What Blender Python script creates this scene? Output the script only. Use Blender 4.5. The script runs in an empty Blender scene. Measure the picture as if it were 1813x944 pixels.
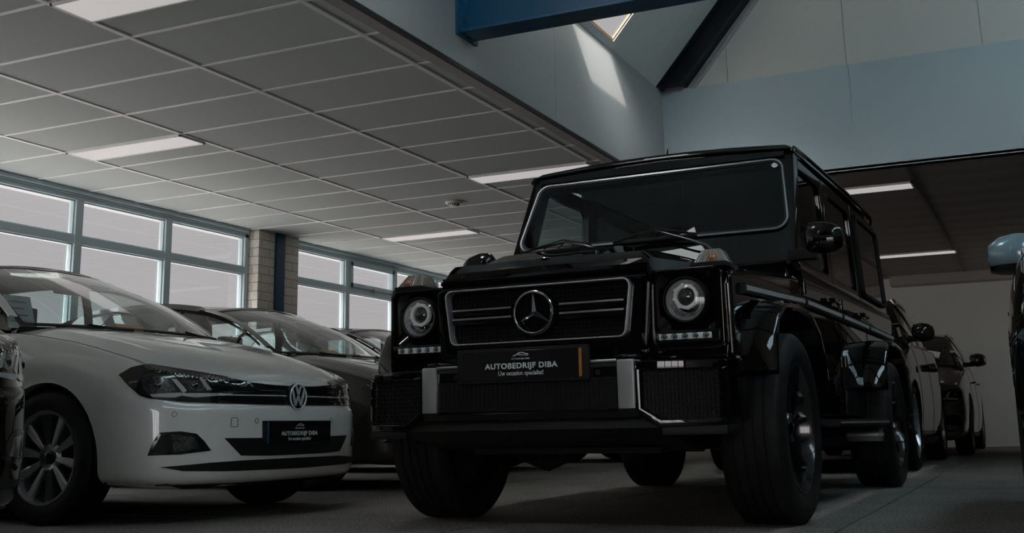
import bpy, bmesh, math, random
from mathutils import Vector, Matrix
from mathutils.bvhtree import BVHTree
from mathutils.geometry import delaunay_2d_cdt
random.seed(7)
SC = bpy.context.scene
COL = SC.collection
PI = math.pi
R = math.radians

# ------------------------------------------------------------------ camera
CAMP = Vector((6.9667, -4.6378, 0.4091))
yaw, pitch, roll = R(24.8845), R(11.8176), R(-1.0733)
cy, sy, cp, sp = math.cos(yaw), math.sin(yaw), math.cos(pitch), math.sin(pitch)
fwd = Vector((-sy*cp, cy*cp, sp)); rgt = Vector((cy, sy, 0)); upv = rgt.cross(fwd)
cr, sr = math.cos(roll), math.sin(roll)
r2 = cr*rgt + sr*upv; u2 = -sr*rgt + cr*upv
cam_d = bpy.data.cameras.new('camera'); cam = bpy.data.objects.new('camera', cam_d); COL.objects.link(cam)
M = Matrix((r2, u2, -fwd)).transposed().to_4x4(); M.translation = CAMP
cam.matrix_world = M
cam_d.sensor_fit = 'HORIZONTAL'; cam_d.sensor_width = 36.0
cam_d.lens = 1981.45/1813*36.0
cam_d.shift_x = 0.0
cam_d.shift_y = (343.31-472.0)/1813.0
cam_d.clip_start = 0.02; cam_d.clip_end = 200
SC.camera = cam
SC.view_settings.view_transform = 'Standard'; SC.view_settings.look = 'None'
SC.view_settings.gamma = 1.0; SC.view_settings.exposure = 0.0
SC.view_settings.use_curve_mapping = False

# ------------------------------------------------------------------ world (bright haze low down, brighter ground and zenith)
W = bpy.data.worlds.new('World'); SC.world = W; W.use_nodes = True
nt = W.node_tree; nt.nodes.clear()
wo = nt.nodes.new('ShaderNodeOutputWorld'); bg = nt.nodes.new('ShaderNodeBackground')
tc = nt.nodes.new('ShaderNodeTexCoord'); sx = nt.nodes.new('ShaderNodeSeparateXYZ')
mr = nt.nodes.new('ShaderNodeMapRange'); mr.inputs[1].default_value = -1; mr.inputs[2].default_value = 1
rmp = nt.nodes.new('ShaderNodeValToRGB')
nt.links.new(tc.outputs['Generated'], sx.inputs[0]); nt.links.new(sx.outputs['Z'], mr.inputs[0])
nt.links.new(mr.outputs[0], rmp.inputs[0]); nt.links.new(rmp.outputs[0], bg.inputs[0]); nt.links.new(bg.outputs[0], wo.inputs[0])
el = rmp.color_ramp.elements
SKY = (.475, .462, .472, 1); GND = (2.75, 2.48, 2.36, 1); ZEN = (6.2, 6.7, 6.7, 1)
el[0].position = 0.0; el[0].color = GND
el[1].position = 1.0; el[1].color = ZEN
for pos, c in ((.49, GND), (.505, SKY), (.74, SKY), (.84, ZEN)):
    e = el.new(pos); e.color = c
# the sky is brighter towards the sun's side, behind the camera
dt = nt.nodes.new('ShaderNodeVectorMath'); dt.operation = 'DOT_PRODUCT'; dt.inputs[1].default_value = (.55, -.83, 0)
m1 = nt.nodes.new('ShaderNodeMapRange'); m1.inputs[1].default_value = .25; m1.inputs[2].default_value = .9; m1.inputs[3].default_value = 0.0; m1.inputs[4].default_value = 13.0
nt.links.new(tc.outputs['Generated'], dt.inputs[0]); nt.links.new(dt.outputs['Value'], m1.inputs[0]); m2 = nt.nodes.new('ShaderNodeMapRange'); m2.inputs[1].default_value = -.01; m2.inputs[2].default_value = .02
m3 = nt.nodes.new('ShaderNodeMath'); m3.operation = 'MULTIPLY_ADD'; m3.inputs[2].default_value = 1.0   # only the sky, not the ground
nt.links.new(sx.outputs['Z'], m2.inputs[0]); nt.links.new(m1.outputs[0], m3.inputs[0]); nt.links.new(m2.outputs[0], m3.inputs[1]); nt.links.new(m3.outputs[0], bg.inputs[1])

# ------------------------------------------------------------------ sun through the roof light
sd = Vector((-.546, .45, -1.075)).normalized()
sl = bpy.data.lights.new('sun', 'SUN'); sl.energy = 7.5; sl.angle = R(.6); sl.color = (1, .93, .88)
so = bpy.data.objects.new('sun', sl); COL.objects.link(so)
so.rotation_euler = sd.to_track_quat('-Z', 'Y').to_euler(); so.location = (8, -3, 9)

# ------------------------------------------------------------------ materials
MATS = {}
def mat(name, col, rough=.5, metal=0., coat=0., emis=None, es=0., noise=None, bump=None, trans=0., alpha=1., ior=1.45, coatr=.03, spec=.5):
    if name in MATS: return MATS[name]
    m = bpy.data.materials.new(name); m.use_nodes = True; t = m.node_tree; b = t.nodes['Principled BSDF']
    c = tuple(col)+(1,)
    b.inputs['Base Color'].default_value = c; b.inputs['Roughness'].default_value = rough
    b.inputs['Metallic'].default_value = metal; b.inputs['Coat Weight'].default_value = coat
    b.inputs['Coat Roughness'].default_value = coatr; b.inputs['IOR'].default_value = ior
    b.inputs['Specular IOR Level'].default_value = spec
    b.inputs['Transmission Weight'].default_value = trans; b.inputs['Alpha'].default_value = alpha
    if emis: b.inputs['Emission Color'].default_value = tuple(emis)+(1,); b.inputs['Emission Strength'].default_value = es
    co = t.nodes.new('ShaderNodeTexCoord')
    if noise:  # (scale, amount, dark colour)
        n = t.nodes.new('ShaderNodeTexNoise'); n.inputs['Scale'].default_value = noise[0]; n.inputs['Detail'].default_value = 4
        mx = t.nodes.new('ShaderNodeMix'); mx.data_type = 'RGBA'
        mx.inputs[6].default_value = c; mx.inputs[7].default_value = tuple(noise[2])+(1,)
        cr_ = t.nodes.new('ShaderNodeMapRange'); cr_.inputs[1].default_value = .4; cr_.inputs[2].default_value = .65; cr_.inputs[4].default_value = noise[1]
        t.links.new(co.outputs['Object'], n.inputs['Vector']); t.links.new(n.outputs[0], cr_.inputs[0])
        t.links.new(cr_.outputs[0], mx.inputs[0]); t.links.new(mx.outputs[2], b.inputs['Base Color'])
    if bump:  # (scale, strength, distance)
        n = t.nodes.new('ShaderNodeTexNoise'); n.inputs['Scale'].default_value = bump[0]; n.inputs['Detail'].default_value = 3
        bp = t.nodes.new('ShaderNodeBump'); bp.inputs['Strength'].default_value = bump[1]; bp.inputs['Distance'].default_value = bump[2]
        t.links.new(co.outputs['Object'], n.inputs['Vector']); t.links.new(n.outputs[0], bp.inputs['Height']); t.links.new(bp.outputs[0], b.inputs['Normal'])
    MATS[name] = m
    return m
def glass_mat(name, tint, ior=1.5, rough=0., gain=1.7):
    """thin pane: tinted see-through plus fresnel reflection"""
    if name in MATS: return MATS[name]
    m = bpy.data.materials.new(name); m.use_nodes = True; t = m.node_tree; t.nodes.clear()
    o = t.nodes.new('ShaderNodeOutputMaterial'); mx = t.nodes.new('ShaderNodeMixShader')
    tr = t.nodes.new('ShaderNodeBsdfTransparent'); gl = t.nodes.new('ShaderNodeBsdfGlossy'); fr = t.nodes.new('ShaderNodeFresnel')
    geo = t.nodes.new('ShaderNodeNewGeometry')
    # a pane has two faces: feed the fresnel the same index from either side
    im = t.nodes.new('ShaderNodeMath'); im.operation = 'MULTIPLY_ADD'; im.inputs[1].default_value = (1/ior-ior); im.inputs[2].default_value = ior
    t.links.new(geo.outputs['Backfacing'], im.inputs[0])
    t.links.new(im.outputs[0], fr.inputs['IOR'])
    sc2 = t.nodes.new('ShaderNodeMath'); sc2.operation = 'MULTIPLY'; sc2.inputs[1].default_value = gain; sc2.use_clamp = True
    tr.inputs[0].default_value = tuple(tint)+(1,); gl.inputs[0].default_value = (1, 1, 1, 1); gl.inputs['Roughness'].default_value = rough
    t.links.new(fr.outputs[0], sc2.inputs[0]); t.links.new(sc2.outputs[0], mx.inputs[0])
    t.links.new(tr.outputs[0], mx.inputs[1]); t.links.new(gl.outputs[0], mx.inputs[2]); t.links.new(mx.outputs[0], o.inputs[0])
    MATS[name] = m
    return m

# ------------------------------------------------------------------ mesh helpers
class MB:
    def __init__(s): s.v = []; s.f = []
    def add(s, vs, fs):
        o = len(s.v); s.v += [tuple(x) for x in vs]; s.f += [tuple(i+o for i in f) for f in fs]; return s
    def box(s, c, d, rot=None):
        vs = [Vector((sx_*d[0]/2, sy_*d[1]/2, sz_*d[2]/2)) for sx_ in (-1, 1) for sy_ in (-1, 1) for sz_ in (-1, 1)]
        if rot is not None: vs = [rot @ v for v in vs]
        vs = [v+Vector(c) for v in vs]
        return s.add(vs, [(0, 1, 3, 2), (4, 6, 7, 5), (0, 4, 5, 1), (2, 3, 7, 6), (0, 2, 6, 4), (1, 5, 7, 3)])
    def bb(s, x0, x1, y0, y1, z0, z1):
        return s.box(((x0+x1)/2, (y0+y1)/2, (z0+z1)/2), (abs(x1-x0), abs(y1-y0), abs(z1-z0)))
    def prism(s, poly, axis, a, b, taper=None):
        """poly: 2D points in the two other axes (in order xyz without axis) extruded from a to b"""
        n = len(poly)
        def P(p, t):
            q = list(p); q.insert(axis, t); return q
        pb = taper if taper else poly
        vs = [P(p, a) for p in poly]+[P(p, b) for p in pb]
        fs = [tuple(range(n))[::-1], tuple(range(n, 2*n))]+[(i, (i+1) % n, n+(i+1) % n, n+i) for i in range(n)]
        return s.add(vs, fs)
    def tube(s, pts, r, n=8, closed=False, caps=True, sq=None):
        pts = [Vector(p) for p in pts]; L = len(pts); vs = []; fs = []
        prev = None
        for i, p in enumerate(pts):
            if closed: t = (pts[(i+1) % L]-pts[i-1]).normalized()
            else: t = (pts[min(i+1, L-1)]-pts[max(i-1, 0)]).normalized()
            if prev is None:
                a = t.orthogonal().normalized() if abs(t.z) > .95 else Vector((0, 0, 1)).cross(t).normalized()
            else:
                a = (prev-t*prev.dot(t)).normalized()
            prev = a; b = t.cross(a)
            rr = r[i] if isinstance(r, (list, tuple)) else r
            for k in range(n):
                th = 2*PI*(k+.5)/n
                ra, rb = (rr, rr) if sq is None else (rr*sq[0], rr*sq[1])
                vs.append(p+a*math.cos(th)*ra+b*math.sin(th)*rb)
        m = L if closed else L-1
        for i in range(m):
            for k in range(n):
                j = (i+1) % L
                fs.append((i*n+k, i*n+(k+1) % n, j*n+(k+1) % n, j*n+k))
        if caps and not closed:
            fs.append(tuple(range(n))[::-1]); fs.append(tuple(range((L-1)*n, L*n)))
        return s.add(vs, fs)
    def lathe(s, prof, n=32, axis='y', c=(0, 0, 0), closed=False, a0=0, a1=2*PI):
        """prof: (radius, along)"""
        vs = []; fs = []; L = len(prof); full = abs(a1-a0-2*PI) < 1e-6; cnt = n if full else n+1
        for k in range(cnt):
            th = a0+(a1-a0)*k/n; co, si = math.cos(th), math.sin(th)
            for r_, h in prof:
                if axis == 'y': v = (r_*co, h, r_*si)
                elif axis == 'x': v = (h, r_*co, r_*si)
                else: v = (r_*co, r_*si, h)
                vs.append((v[0]+c[0], v[1]+c[1], v[2]+c[2]))
        for k in range(n):
            k2 = (k+1) % cnt
            for i in range(L if closed else L-1):
                j = (i+1) % L
                fs.append((k*L+i, k*L+j, k2*L+j, k2*L+i))
        return s.add(vs, fs)
    def grid(s, g):
        nu = len(g); nv = len(g[0])
        return s.add([p for row in g for p in row], [(i*nv+j, i*nv+j+1, (i+1)*nv+j+1, (i+1)*nv+j) for i in range(nu-1) for j in range(nv-1)])
    def mirror(s):
        n = len(s.v); s.v += [(x, -y, z) for x, y, z in s.v]; s.f += [tuple(i+n for i in f)[::-1] for f in s.f]; return s
    def xf(s, mtx):
        s.v = [tuple(mtx @ Vector(p)) for p in s.v]; return s
    def join(s, o): return s.add(o.v, o.f)
    def build(s, name, m, parent=None, smooth=None, bevel=0, seg=2, weld=False, recalc=True):
        me = bpy.data.meshes.new(name); me.from_pydata(s.v, [], s.f)
        bm = bmesh.new(); bm.from_mesh(me)
        if weld: bmesh.ops.remove_doubles(bm, verts=bm.verts, dist=1e-4)
        if recalc: bmesh.ops.recalc_face_normals(bm, faces=bm.faces)
        if bevel:
            ed = [e for e in bm.edges if len(e.link_faces) == 2 and e.calc_face_angle(0) > R(28)]
            if ed:
                try: bmesh.ops.bevel(bm, geom=ed, offset=bevel, segments=seg, profile=.7, affect='EDGES', clamp_overlap=True)
                except Exception: pass
            if smooth is None: smooth = 40
        if smooth:
            for f in bm.faces: f.smooth = True
            for e in bm.edges:
                if len(e.link_faces) == 2 and e.calc_face_angle(0) > R(smooth): e.smooth = False
        bm.to_mesh(me); bm.free(); me.materials.append(m)
        o = bpy.data.objects.new(name, me); COL.objects.link(o)
        if parent: o.parent = parent
        return o
def thing(name, label, cat, loc=(0, 0, 0), rotz=0, group=None):
    o = bpy.data.objects.new(name, None); COL.objects.link(o); o.location = loc; o.rotation_euler = (0, 0, rotz)
    o.empty_display_size = .2
    return tag(o, label, cat, group)
def tag(o, label, cat, group=None, kind=None):
    o['label'] = label; o['category'] = cat
    if group: o['group'] = group
    if kind: o['kind'] = kind
    return o
def struct(name, mb, m, **k):
    o = mb.build(name, m, **k); o['kind'] = 'structure'; return o
def sub(name, mb, m, parent, label=None, **k):
    o = mb.build(name, m, parent=parent, **k)
    if label: o['label'] = label
    return o
def text_mesh(name, body, size, m, parent, mtx, sx=1., extrude=.0006, bold=0., space=1.):
    cu = bpy.data.curves.new(name, 'FONT'); cu.body = body; cu.size = size; cu.align_x = 'CENTER'; cu.align_y = 'CENTER'
    cu.extrude = extrude; cu.offset = bold; cu.resolution_u = 3; cu.space_character = space
    to = bpy.data.objects.new(name+'_tmp', cu); COL.objects.link(to)
    dg = bpy.context.evaluated_depsgraph_get()
    me = bpy.data.meshes.new_from_object(to.evaluated_get(dg)); bpy.data.objects.remove(to)
    me.transform(mtx @ Matrix.Diagonal((sx, 1, 1, 1))); me.materials.clear(); me.materials.append(m)
    o = bpy.data.objects.new(name, me); COL.objects.link(o); o.parent = parent
    return o

# shared materials
m_white_wall = mat('wall_paint_white', (.46, .46, .45), .8, bump=(60, .15, .002))
m_cool_wall = mat('wall_paint_cool', (.50, .56, .58), .55, bump=(40, .1, .002))
m_frame = mat('frame_grey_paint', (.56, .68, .72), .45)
m_black_rubber = mat('black_rubber', (.006, .006, .006), .75)
m_plastic = mat('black_plastic', (.006, .006, .006), .55, spec=.25)
m_gloss_plastic = mat('gloss_black_plastic', (.004, .004, .004), .12)
m_chrome = mat('chrome', (.60, .61, .62), .12, metal=1.)
m_satin = mat('satin_metal', (.42, .42, .42), .35, metal=1.)
# ------------------------------------------------------------------ ROOM
CE = 2.65; TW = 1.202; XB = 3.84; YC = 5.68; XL = -1.0; XR = 9.6; YF = 14.3; YN = -9.0; ZB = 3.65
AL = R(49.5); TA = math.tan(AL)
XM = (XB+XR)/2; ZR = ZB+(XM-XB)*TA

# floor: dark speckled screed with wide joints
def floor_mat():
    m = mat('floor_screed', (.040, .034, .030), .55, bump=(220, .5, .002)); t = m.node_tree; b = t.nodes['Principled BSDF']
    co = t.nodes.new('ShaderNodeTexCoord')
    n1 = t.nodes.new('ShaderNodeTexNoise'); n1.inputs['Scale'].default_value = 90; n1.inputs['Detail'].default_value = 5
    n2 = t.nodes.new('ShaderNodeTexNoise'); n2.inputs['Scale'].default_value = 2.2; n2.inputs['Detail'].default_value = 3
    r1 = t.nodes.new('ShaderNodeValToRGB'); r1.color_ramp.elements[0].position = .38; r1.color_ramp.elements[1].position = .66
    r1.color_ramp.elements[0].color = (.09, .078, .07, 1); r1.color_ramp.elements[1].color = (.42, .39, .35, 1)
    mx = t.nodes.new('ShaderNodeMix'); mx.data_type = 'RGBA'; mx.blend_type = 'MULTIPLY'; mx.inputs[0].default_value = .5
    t.links.new(co.outputs['Object'], n1.inputs['Vector']); t.links.new(co.outputs['Object'], n2.inputs['Vector'])
    t.links.new(n1.outputs[0], r1.inputs[0]); t.links.new(r1.outputs[0], mx.inputs[6]); t.links.new(n2.outputs[0], mx.inputs[7])
    t.links.new(mx.outputs[2], b.inputs['Base Color'])
    b.inputs['Specular IOR Level'].default_value = .2
    return m
m_floor = floor_mat()
m_floor.node_tree.nodes['Principled BSDF'].inputs['Roughness'].default_value = .75
mb = MB(); jx = [XL-.3, .2, 1.7, 3.2, 4.7, 6.2, 7.7, XR]; jy = [YN]+[YN+1.5*i for i in range(1, 16)]+[YF]
g = .008
for i in range(len(jx)-1):
    for j in range(len(jy)-1):
        mb.bb(jx[i]+g/2, jx[i+1]-g/2, jy[j]+g/2, jy[j+1]-g/2, -.05, 0)
struct('floor', mb, m_floor)
struct('floor_base', MB().bb(XL-.4, XR+.2, YN-.2, YF+.2, -.12, -.006), mat('joint_filler', (.02, .018, .016), .9))

# suspended ceiling over the low bays
m_tile = mat('ceiling_tile', (.62, .68, .665), .9, noise=(260, .35, (.44, .46, .45)), bump=(300, .2, .001))
m_tbar = mat('ceiling_tee_white', (.92, .94, .95), .45)
m_gasket = mat('shadow_gap', (.02, .02, .02), .9)
mb = MB(); mb.bb(XL-.3, XB-.02, YN, YF, CE+.008, CE+.03)
struct('ceiling', mb, m_tile)
mb = MB(); Y0 = -15*.6
for i in range(0, 4): mb.bb(i*TW-.016, i*TW+.016, YN, YF, CE+.001, CE+.008)
for j in range(-15, 25):
    mb.bb(XL, XB-.03, j*.6-.012, j*.6+.012, CE+.003, CE+.008)
struct('trim_1', mb, m_tbar)
# edge angle of the ceiling along the bulkhead
struct('trim_2', MB().bb(XB-.018, XB+.010, YN, YC, CE-.012, CE+.012), mat('dark_edge_angle', (.012, .012, .013), .6))
struct('trim_3', MB().bb(XL, XL+.05, YN, 5.38, CE-.03, CE+.006).bb(XL, XL+.05, 6.2, YF, CE-.03, CE+.006), m_frame)

# low bay behind the cool wall: planked panels
def planks():
    m = mat('ceiling_planks', (.26, .235, .205), .8); t = m.node_tree; b = t.nodes['Principled BSDF']
    co = t.nodes.new('ShaderNodeTexCoord'); wv = t.nodes.new('ShaderNodeTexWave'); wv.bands_direction = 'Y'; wv.inputs['Scale'].default_value = .56
    wv.inputs['Distortion'].default_value = 0.6; wv.inputs['Detail'].default_value = 0
    bp = t.nodes.new('ShaderNodeBump'); bp.inputs['Strength'].default_value = .6; bp.inputs['Distance'].default_value = .03
    t.links.new(co.outputs['Object'], wv.inputs['Vector']); t.links.new(wv.outputs[0], bp.inputs['Height']); t.links.new(bp.outputs[0], b.inputs['Normal'])
    return m
struct('ceiling_rear', MB().bb(XB-.02, XR+.1, YC+.0, YF, CE+.008, CE+.03), planks())
mb = MB()
for i in range(4, 8): mb.bb(i*TW+.03, i*TW+.055, YC+.12, YF-.3, CE-.002, CE+.01)
mb.bb(XB, XR, YC+.10, YC+.125, CE, CE+.01)
struct('trim_4', mb, mat('dark_tee', (.10, .095, .09), .5))
struct('trim_5', MB().bb(4.93, XR, YF-.35, YF, CE-.14, CE+.008), mat('soffit_paint', (.36, .35, .32), .7))

# bulkhead wall between low bay and nave, cool wall, gable
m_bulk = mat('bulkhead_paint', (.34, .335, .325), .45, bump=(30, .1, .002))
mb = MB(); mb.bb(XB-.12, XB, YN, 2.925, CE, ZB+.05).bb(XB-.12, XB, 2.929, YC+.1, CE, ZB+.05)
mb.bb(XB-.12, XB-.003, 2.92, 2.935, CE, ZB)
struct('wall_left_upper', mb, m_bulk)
mb = MB(); xs = [XB, 5.64, 7.44, XR]
for a, b in zip(xs, xs[1:]): mb.bb(a+.0015, b-.0015, YC, YC+.1, CE+.0, ZB)
mb.bb(XB, XR, YC+.004, YC+.1, CE, ZB)
struct('wall_back_upper', mb, m_cool_wall)
# gable of large panels
m_gable = mat('gable_panels', (.68, .64, .58), .6, bump=(25, .15, .002))
mb = MB(); xs = [XB, 4.50, 5.62, 6.79, 7.95, 9.1, XR]
def roofz(x): return ZB+(x-XB)*TA if x < XM else ZB+(XR-x)*TA
for a, b in zip(xs, xs[1:]):
    a2, b2 = a+.003, b-.003
    poly = [(a2, ZB), (b2, ZB), (b2, roofz(b2))]
    if a2 < XM < b2: poly.append((XM, ZR))
    poly.append((a2, roofz(a2)))
    mb.prism(poly, 1, YC+.03, YC+.1)
mb.bb(XB, XR, YC+.045, YC+.12, ZB, ZR)
struct('wall_back_gable', mb, m_gable)
# roof slopes with a roof light opening
m_roof = mat('roof_lining', (.60, .60, .56), .6, bump=(25, .15, .002))
def slope(mb, y0, y1, s0, s1, left=True, th=.012, off=0.):
    def P(y, s, o):
        x = s*math.cos(AL)-math.sin(AL)*(o+off); z = s*math.sin(AL)+math.cos(AL)*(o+off)
        return (XB+x, y, ZB+z) if left else (XR-x, y, ZB+z)
    vs = [P(y, s, o) for o in (0, th) for y in (y0, y1) for s in (s0, s1)]
    mb.add(vs, [(0, 1, 3, 2), (4, 6, 7, 5), (0, 4, 5, 1), (2, 3, 7, 6), (0, 2, 6, 4), (1, 5, 7, 3)])
SL = (XM-XB)/math.cos(AL)
SK = (3.22, 4.16, .06, .92)     # roof light: y0, y1, s0, s1
BAYS = [SK[0]-4.62*k for k in range(3)]
def roof_side(left):
    mb = MB(); y = YC+.1
    for b0 in BAYS:
        b1 = b0+SK[1]-SK[0]
        for a, b in ((b1+1.013, y), (b1, b1+1.009)): slope(mb, a, b, -.1 if left else 0, SL+.1, left)
        slope(mb, b0, b1, -.1, SK[2], left); slope(mb, b0, b1, SK[3], SL+.1, left)
        slope(mb, b0-1.18, b0, 0, SL+.1, left); y = b0-1.184
    slope(mb, YN, y, 0, SL+.1, left)
    if not left:
        mb = MB(); slope(mb, YN, -6.0, 0, SL+.1, False); slope(mb, -6.0, 5.0, 0, 1.0, False); slope(mb, -6.0, 5.0, 1.7, SL+.1, False); slope(mb, 5.0, YC+.2, 0, SL+.1, False)
        return mb
    for a, b in ((BAYS[0]+.89, YC+.2), (BAYS[1]+.89, BAYS[0]), (BAYS[2]+.89, BAYS[1]), (YN, BAYS[2])): slope(mb, a+(.12 if a > YN else 0), b-.12, 0, SL+.1, left, th=.02, off=.013)
    return mb
struct('ceiling_roof', roof_side(True), m_roof)
struct('ceiling_roof_right', roof_side(False), m_roof)
m_frost = bpy.data.materials.new('frosted_rooflight'); m_frost.use_nodes = True; t_ = m_frost.node_tree; t_.nodes.clear()
o_ = t_.nodes.new('ShaderNodeOutputMaterial'); tl_ = t_.nodes.new('ShaderNodeBsdfTranslucent'); tl_.inputs[0].default_value = (.50, .58, .62, 1); t_.links.new(tl_.outputs[0], o_.inputs[0])
mb = MB(); slope(mb, -6.0, 5.0, 1.0, 1.7, left=False, th=.01, off=.02); struct('window_9', mb, m_frost)
m_pine = mat('pine_frame', (.50, .25, .12), .5); m_lining = mat('rooflight_lining', (.62, .62, .60), .5); fr = .018
n_ = 10
for left in (True,):
    for b0 in BAYS:
        b1 = b0+SK[1]-SK[0]; s0, s1 = SK[2], SK[3]
        mb = MB()
        for a, b, c_, d in ((b0, b1, s0, s0+fr), (b0, b1, s1-fr, s1), (b0, b0+fr, s0, s1), (b1-fr, b1, s0, s1)): slope(mb, a, b, c_, d, left, th=.012, off=.0)
        wf = struct('window_%d' % n_, mb, m_pine); n_ += 1
        mb = MB(); slope(mb, b0, b1, s0, s1, left, th=.002, off=.012); sub('pane', mb, glass_mat('rooflight_glass', (.97, .97, .97), gain=.4), wf)
        mb = MB(); slope(mb, b0-.07, b1+.07, s0-.07, s0, left, th=.012, off=-.012); slope(mb, b1, b1+.07, s0, s1+.07, left, th=.012, off=-.012)
        slope(mb, b0-.07, b0, s0, s1+.07, left, th=.012, off=-.012); slope(mb, b0, b1, s1, s1+.07, left, th=.012, off=-.012)
        sub('lining', mb, m_lining, wf)
# walls
mb = MB(); mb.bb(XR, XR+.15, YN, YF, 0, .9).bb(XR, XR+.15, YN, YF, 2.4, ZB+.02).bb(XR, XR+.15, YN, 11.6, .9, 2.4).bb(XR, XR+.15, 12.5, YF, .9, 2.4)
struct('wall_right', mb, m_white_wall)
struct('wall_back', MB().bb(XL-.3, XR+.15, YF, YF+.15, 0, CE+.1), mat('rear_wall_paint', (.66, .69, .65), .75, bump=(20, .3, .004)))
# wall behind the camera with a glazed opening added for fill light
mb = MB(); mb.bb(XL-.3, 6.2, YN-.15, YN, 0, ZB).bb(6.2, 9.4, YN-.15, YN, 2.4, ZB).bb(9.4, XR+.15, YN-.15, YN, 0, ZB).bb(6.2, 9.4, YN-.15, YN, 0, .06)
mb.prism([(XB-.2, ZB), (XR+.1, ZB), (XM, ZR+.1)], 1, YN-.15, YN)
struct('wall_front', mb, mat('dark_partition', (.05, .05, .05), .7))
# window wall
m_brick = None
def brick_mat():
    m = mat('sand_brick', (.30, .27, .22), .85); t = m.node_tree; b = t.nodes['Principled BSDF']
    co = t.nodes.new('ShaderNodeTexCoord'); sp_ = t.nodes.new('ShaderNodeSeparateXYZ'); cb = t.nodes.new('ShaderNodeCombineXYZ'); ad = t.nodes.new('ShaderNodeMath')
    t.links.new(co.outputs['Object'], sp_.inputs[0]); t.links.new(sp_.outputs[0], ad.inputs[0]); t.links.new(sp_.outputs[1], ad.inputs[1])
    t.links.new(ad.outputs[0], cb.inputs[0]); t.links.new(sp_.outputs[2], cb.inputs[1])
    br = t.nodes.new('ShaderNodeTexBrick'); br.inputs['Scale'].default_value = 1; br.inputs['Brick Width'].default_value = .29; br.inputs['Row Height'].default_value = .098
    br.inputs['Mortar Size'].default_value = .006; br.inputs['Color1'].default_value = (.78, .74, .67, 1); br.inputs['Color2'].default_value = (.68, .64, .57, 1); br.inputs['Mortar'].default_value = (.42, .39, .35, 1)
    t.links.new(cb.outputs[0], br.inputs['Vector'])
    n = t.nodes.new('ShaderNodeTexNoise'); n.inputs['Scale'].default_value = 55; t.links.new(co.outputs['Object'], n.inputs['Vector'])
    mx = t.nodes.new('ShaderNodeMix'); mx.data_type = 'RGBA'; mx.blend_type = 'OVERLAY'; mx.inputs[0].default_value = .6
    t.links.new(br.outputs[0], mx.inputs[6]); t.links.new(n.outputs[0], mx.inputs[7]); t.links.new(mx.outputs[2], b.inputs['Base Color'])
    bp = t.nodes.new('ShaderNodeBump'); bp.inputs['Strength'].default_value = .6; bp.inputs['Distance'].default_value = .008; bp.invert = True
    t.links.new(br.outputs['Fac'], bp.inputs['Height']); t.links.new(bp.outputs[0], b.inputs['Normal'])
    return m
m_brick = brick_mat()
SILL = .95
struct('wall_left', MB().bb(XL-.3, XL, YN, YF, 0, SILL), m_white_wall)
struct('wall_left_head', MB().bb(XL-.3, XL-.06, YN, YF, 2.6, 3.0), m_white_wall)
mb = MB(); mb.bb(XL-.11, -.86, 5.44, 6.19, 0, CE+.008)
struct('wall_left_pier', mb, m_brick)
struct('wall_left_end', MB().bb(XL-.3, XL, 14.0, YF, SILL, CE+.1), m_white_wall)
struct('wall_left_near', MB().bb(XL-.3, XL, YN, -6.7, SILL, CE+.1), m_white_wall)
m_blue = mat('blue_steel', (.004, .045, .11), .35)
struct('trim_7', MB().bb(-.87, -.835, 5.735, 5.90, 0, CE+.008), m_blue, bevel=.004)
# window units (mullion centres)
wg = glass_mat('window_glass', (.985, .985, .985), gain=1.)
def window(n, y0, y1, mull, vent=None):
    mb = MB(); xo, xi = XL-.10, XL
    mb.bb(xo, xi, y0, y1, 2.565, 2.64).bb(xo, xi, y0, y1, SILL, SILL+.07).bb(xo, xi, y0, y0+.06, SILL, 2.64).bb(xo, xi, y1-.06, y1, SILL, 2.64)
    mb.bb(xo-.0, xi+.015, y0, y1, 2.60, 2.65)
    mb.bb(xo, xi-.008, y0, y1, 2.155, 2.235)
    for m_ in mull: mb.bb(xo, xi-.004, m_-.045, m_+.045, SILL, 2.6)
    # slim glazing beads around every pane
    eds = [y0+.06]+[v for m_ in mull for v in (m_-.045, m_+.045)]+[y1-.06]
    for k in range(0, len(eds), 2):
        a, b = eds[k], eds[k+1]
        for z0, z1 in ((SILL+.07, 2.155), (2.235, 2.565)):
            w = .012
            mb.bb(xo+.02, xi-.03, a, a+w, z0, z1).bb(xo+.02, xi-.03, b-w, b, z0, z1).bb(xo+.02, xi-.03, a, b, z0, z0+w).bb(xo+.02, xi-.03, a, b, z1-w, z1)
    o = struct('window_%d' % n, mb, m_frame, bevel=.003, seg=1)
    sub('glass', MB().bb(xo+.03, xo+.036, y0+.03, y1-.03, SILL+.03, 2.6), wg, o)
    if vent is not None:
        a, b = vent; v = MB(); z0, z1 = 2.235, 2.565; w = .055
        v.bb(xi-.06, xi+.012, a, b, z0, z0+w).bb(xi-.06, xi+.012, a, b, z1-w, z1).bb(xi-.06, xi+.012, a, a+w, z0, z1).bb(xi-.06, xi+.012, b-w, b, z0, z1)
        sub('vent_sash', v, m_frame, o, bevel=.004)
        sub('window_handle', MB().bb(xi+.01, xi+.035, (a+b)/2-.02, (a+b)/2+.02, z0-.03, z0+.02).bb(xi+.03, xi+.045, (a+b)/2-.01, (a+b)/2+.13, z0-.012, z0+.006), m_satin, o, bevel=.003)
    return o
window(1, -6.7, 5.44, [-5.6, -4.43, -3.26, -2.1, -.92, .27, 1.46, 2.96, 4.155][0:7]+[2.96, 4.155])
window(2, 6.19, 14.0, [7.47, 8.66, 9.85, 11.04, 12.23], vent=(7.52, 8.61))
window(3, 6.19, 6.2, []) if False else None
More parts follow.
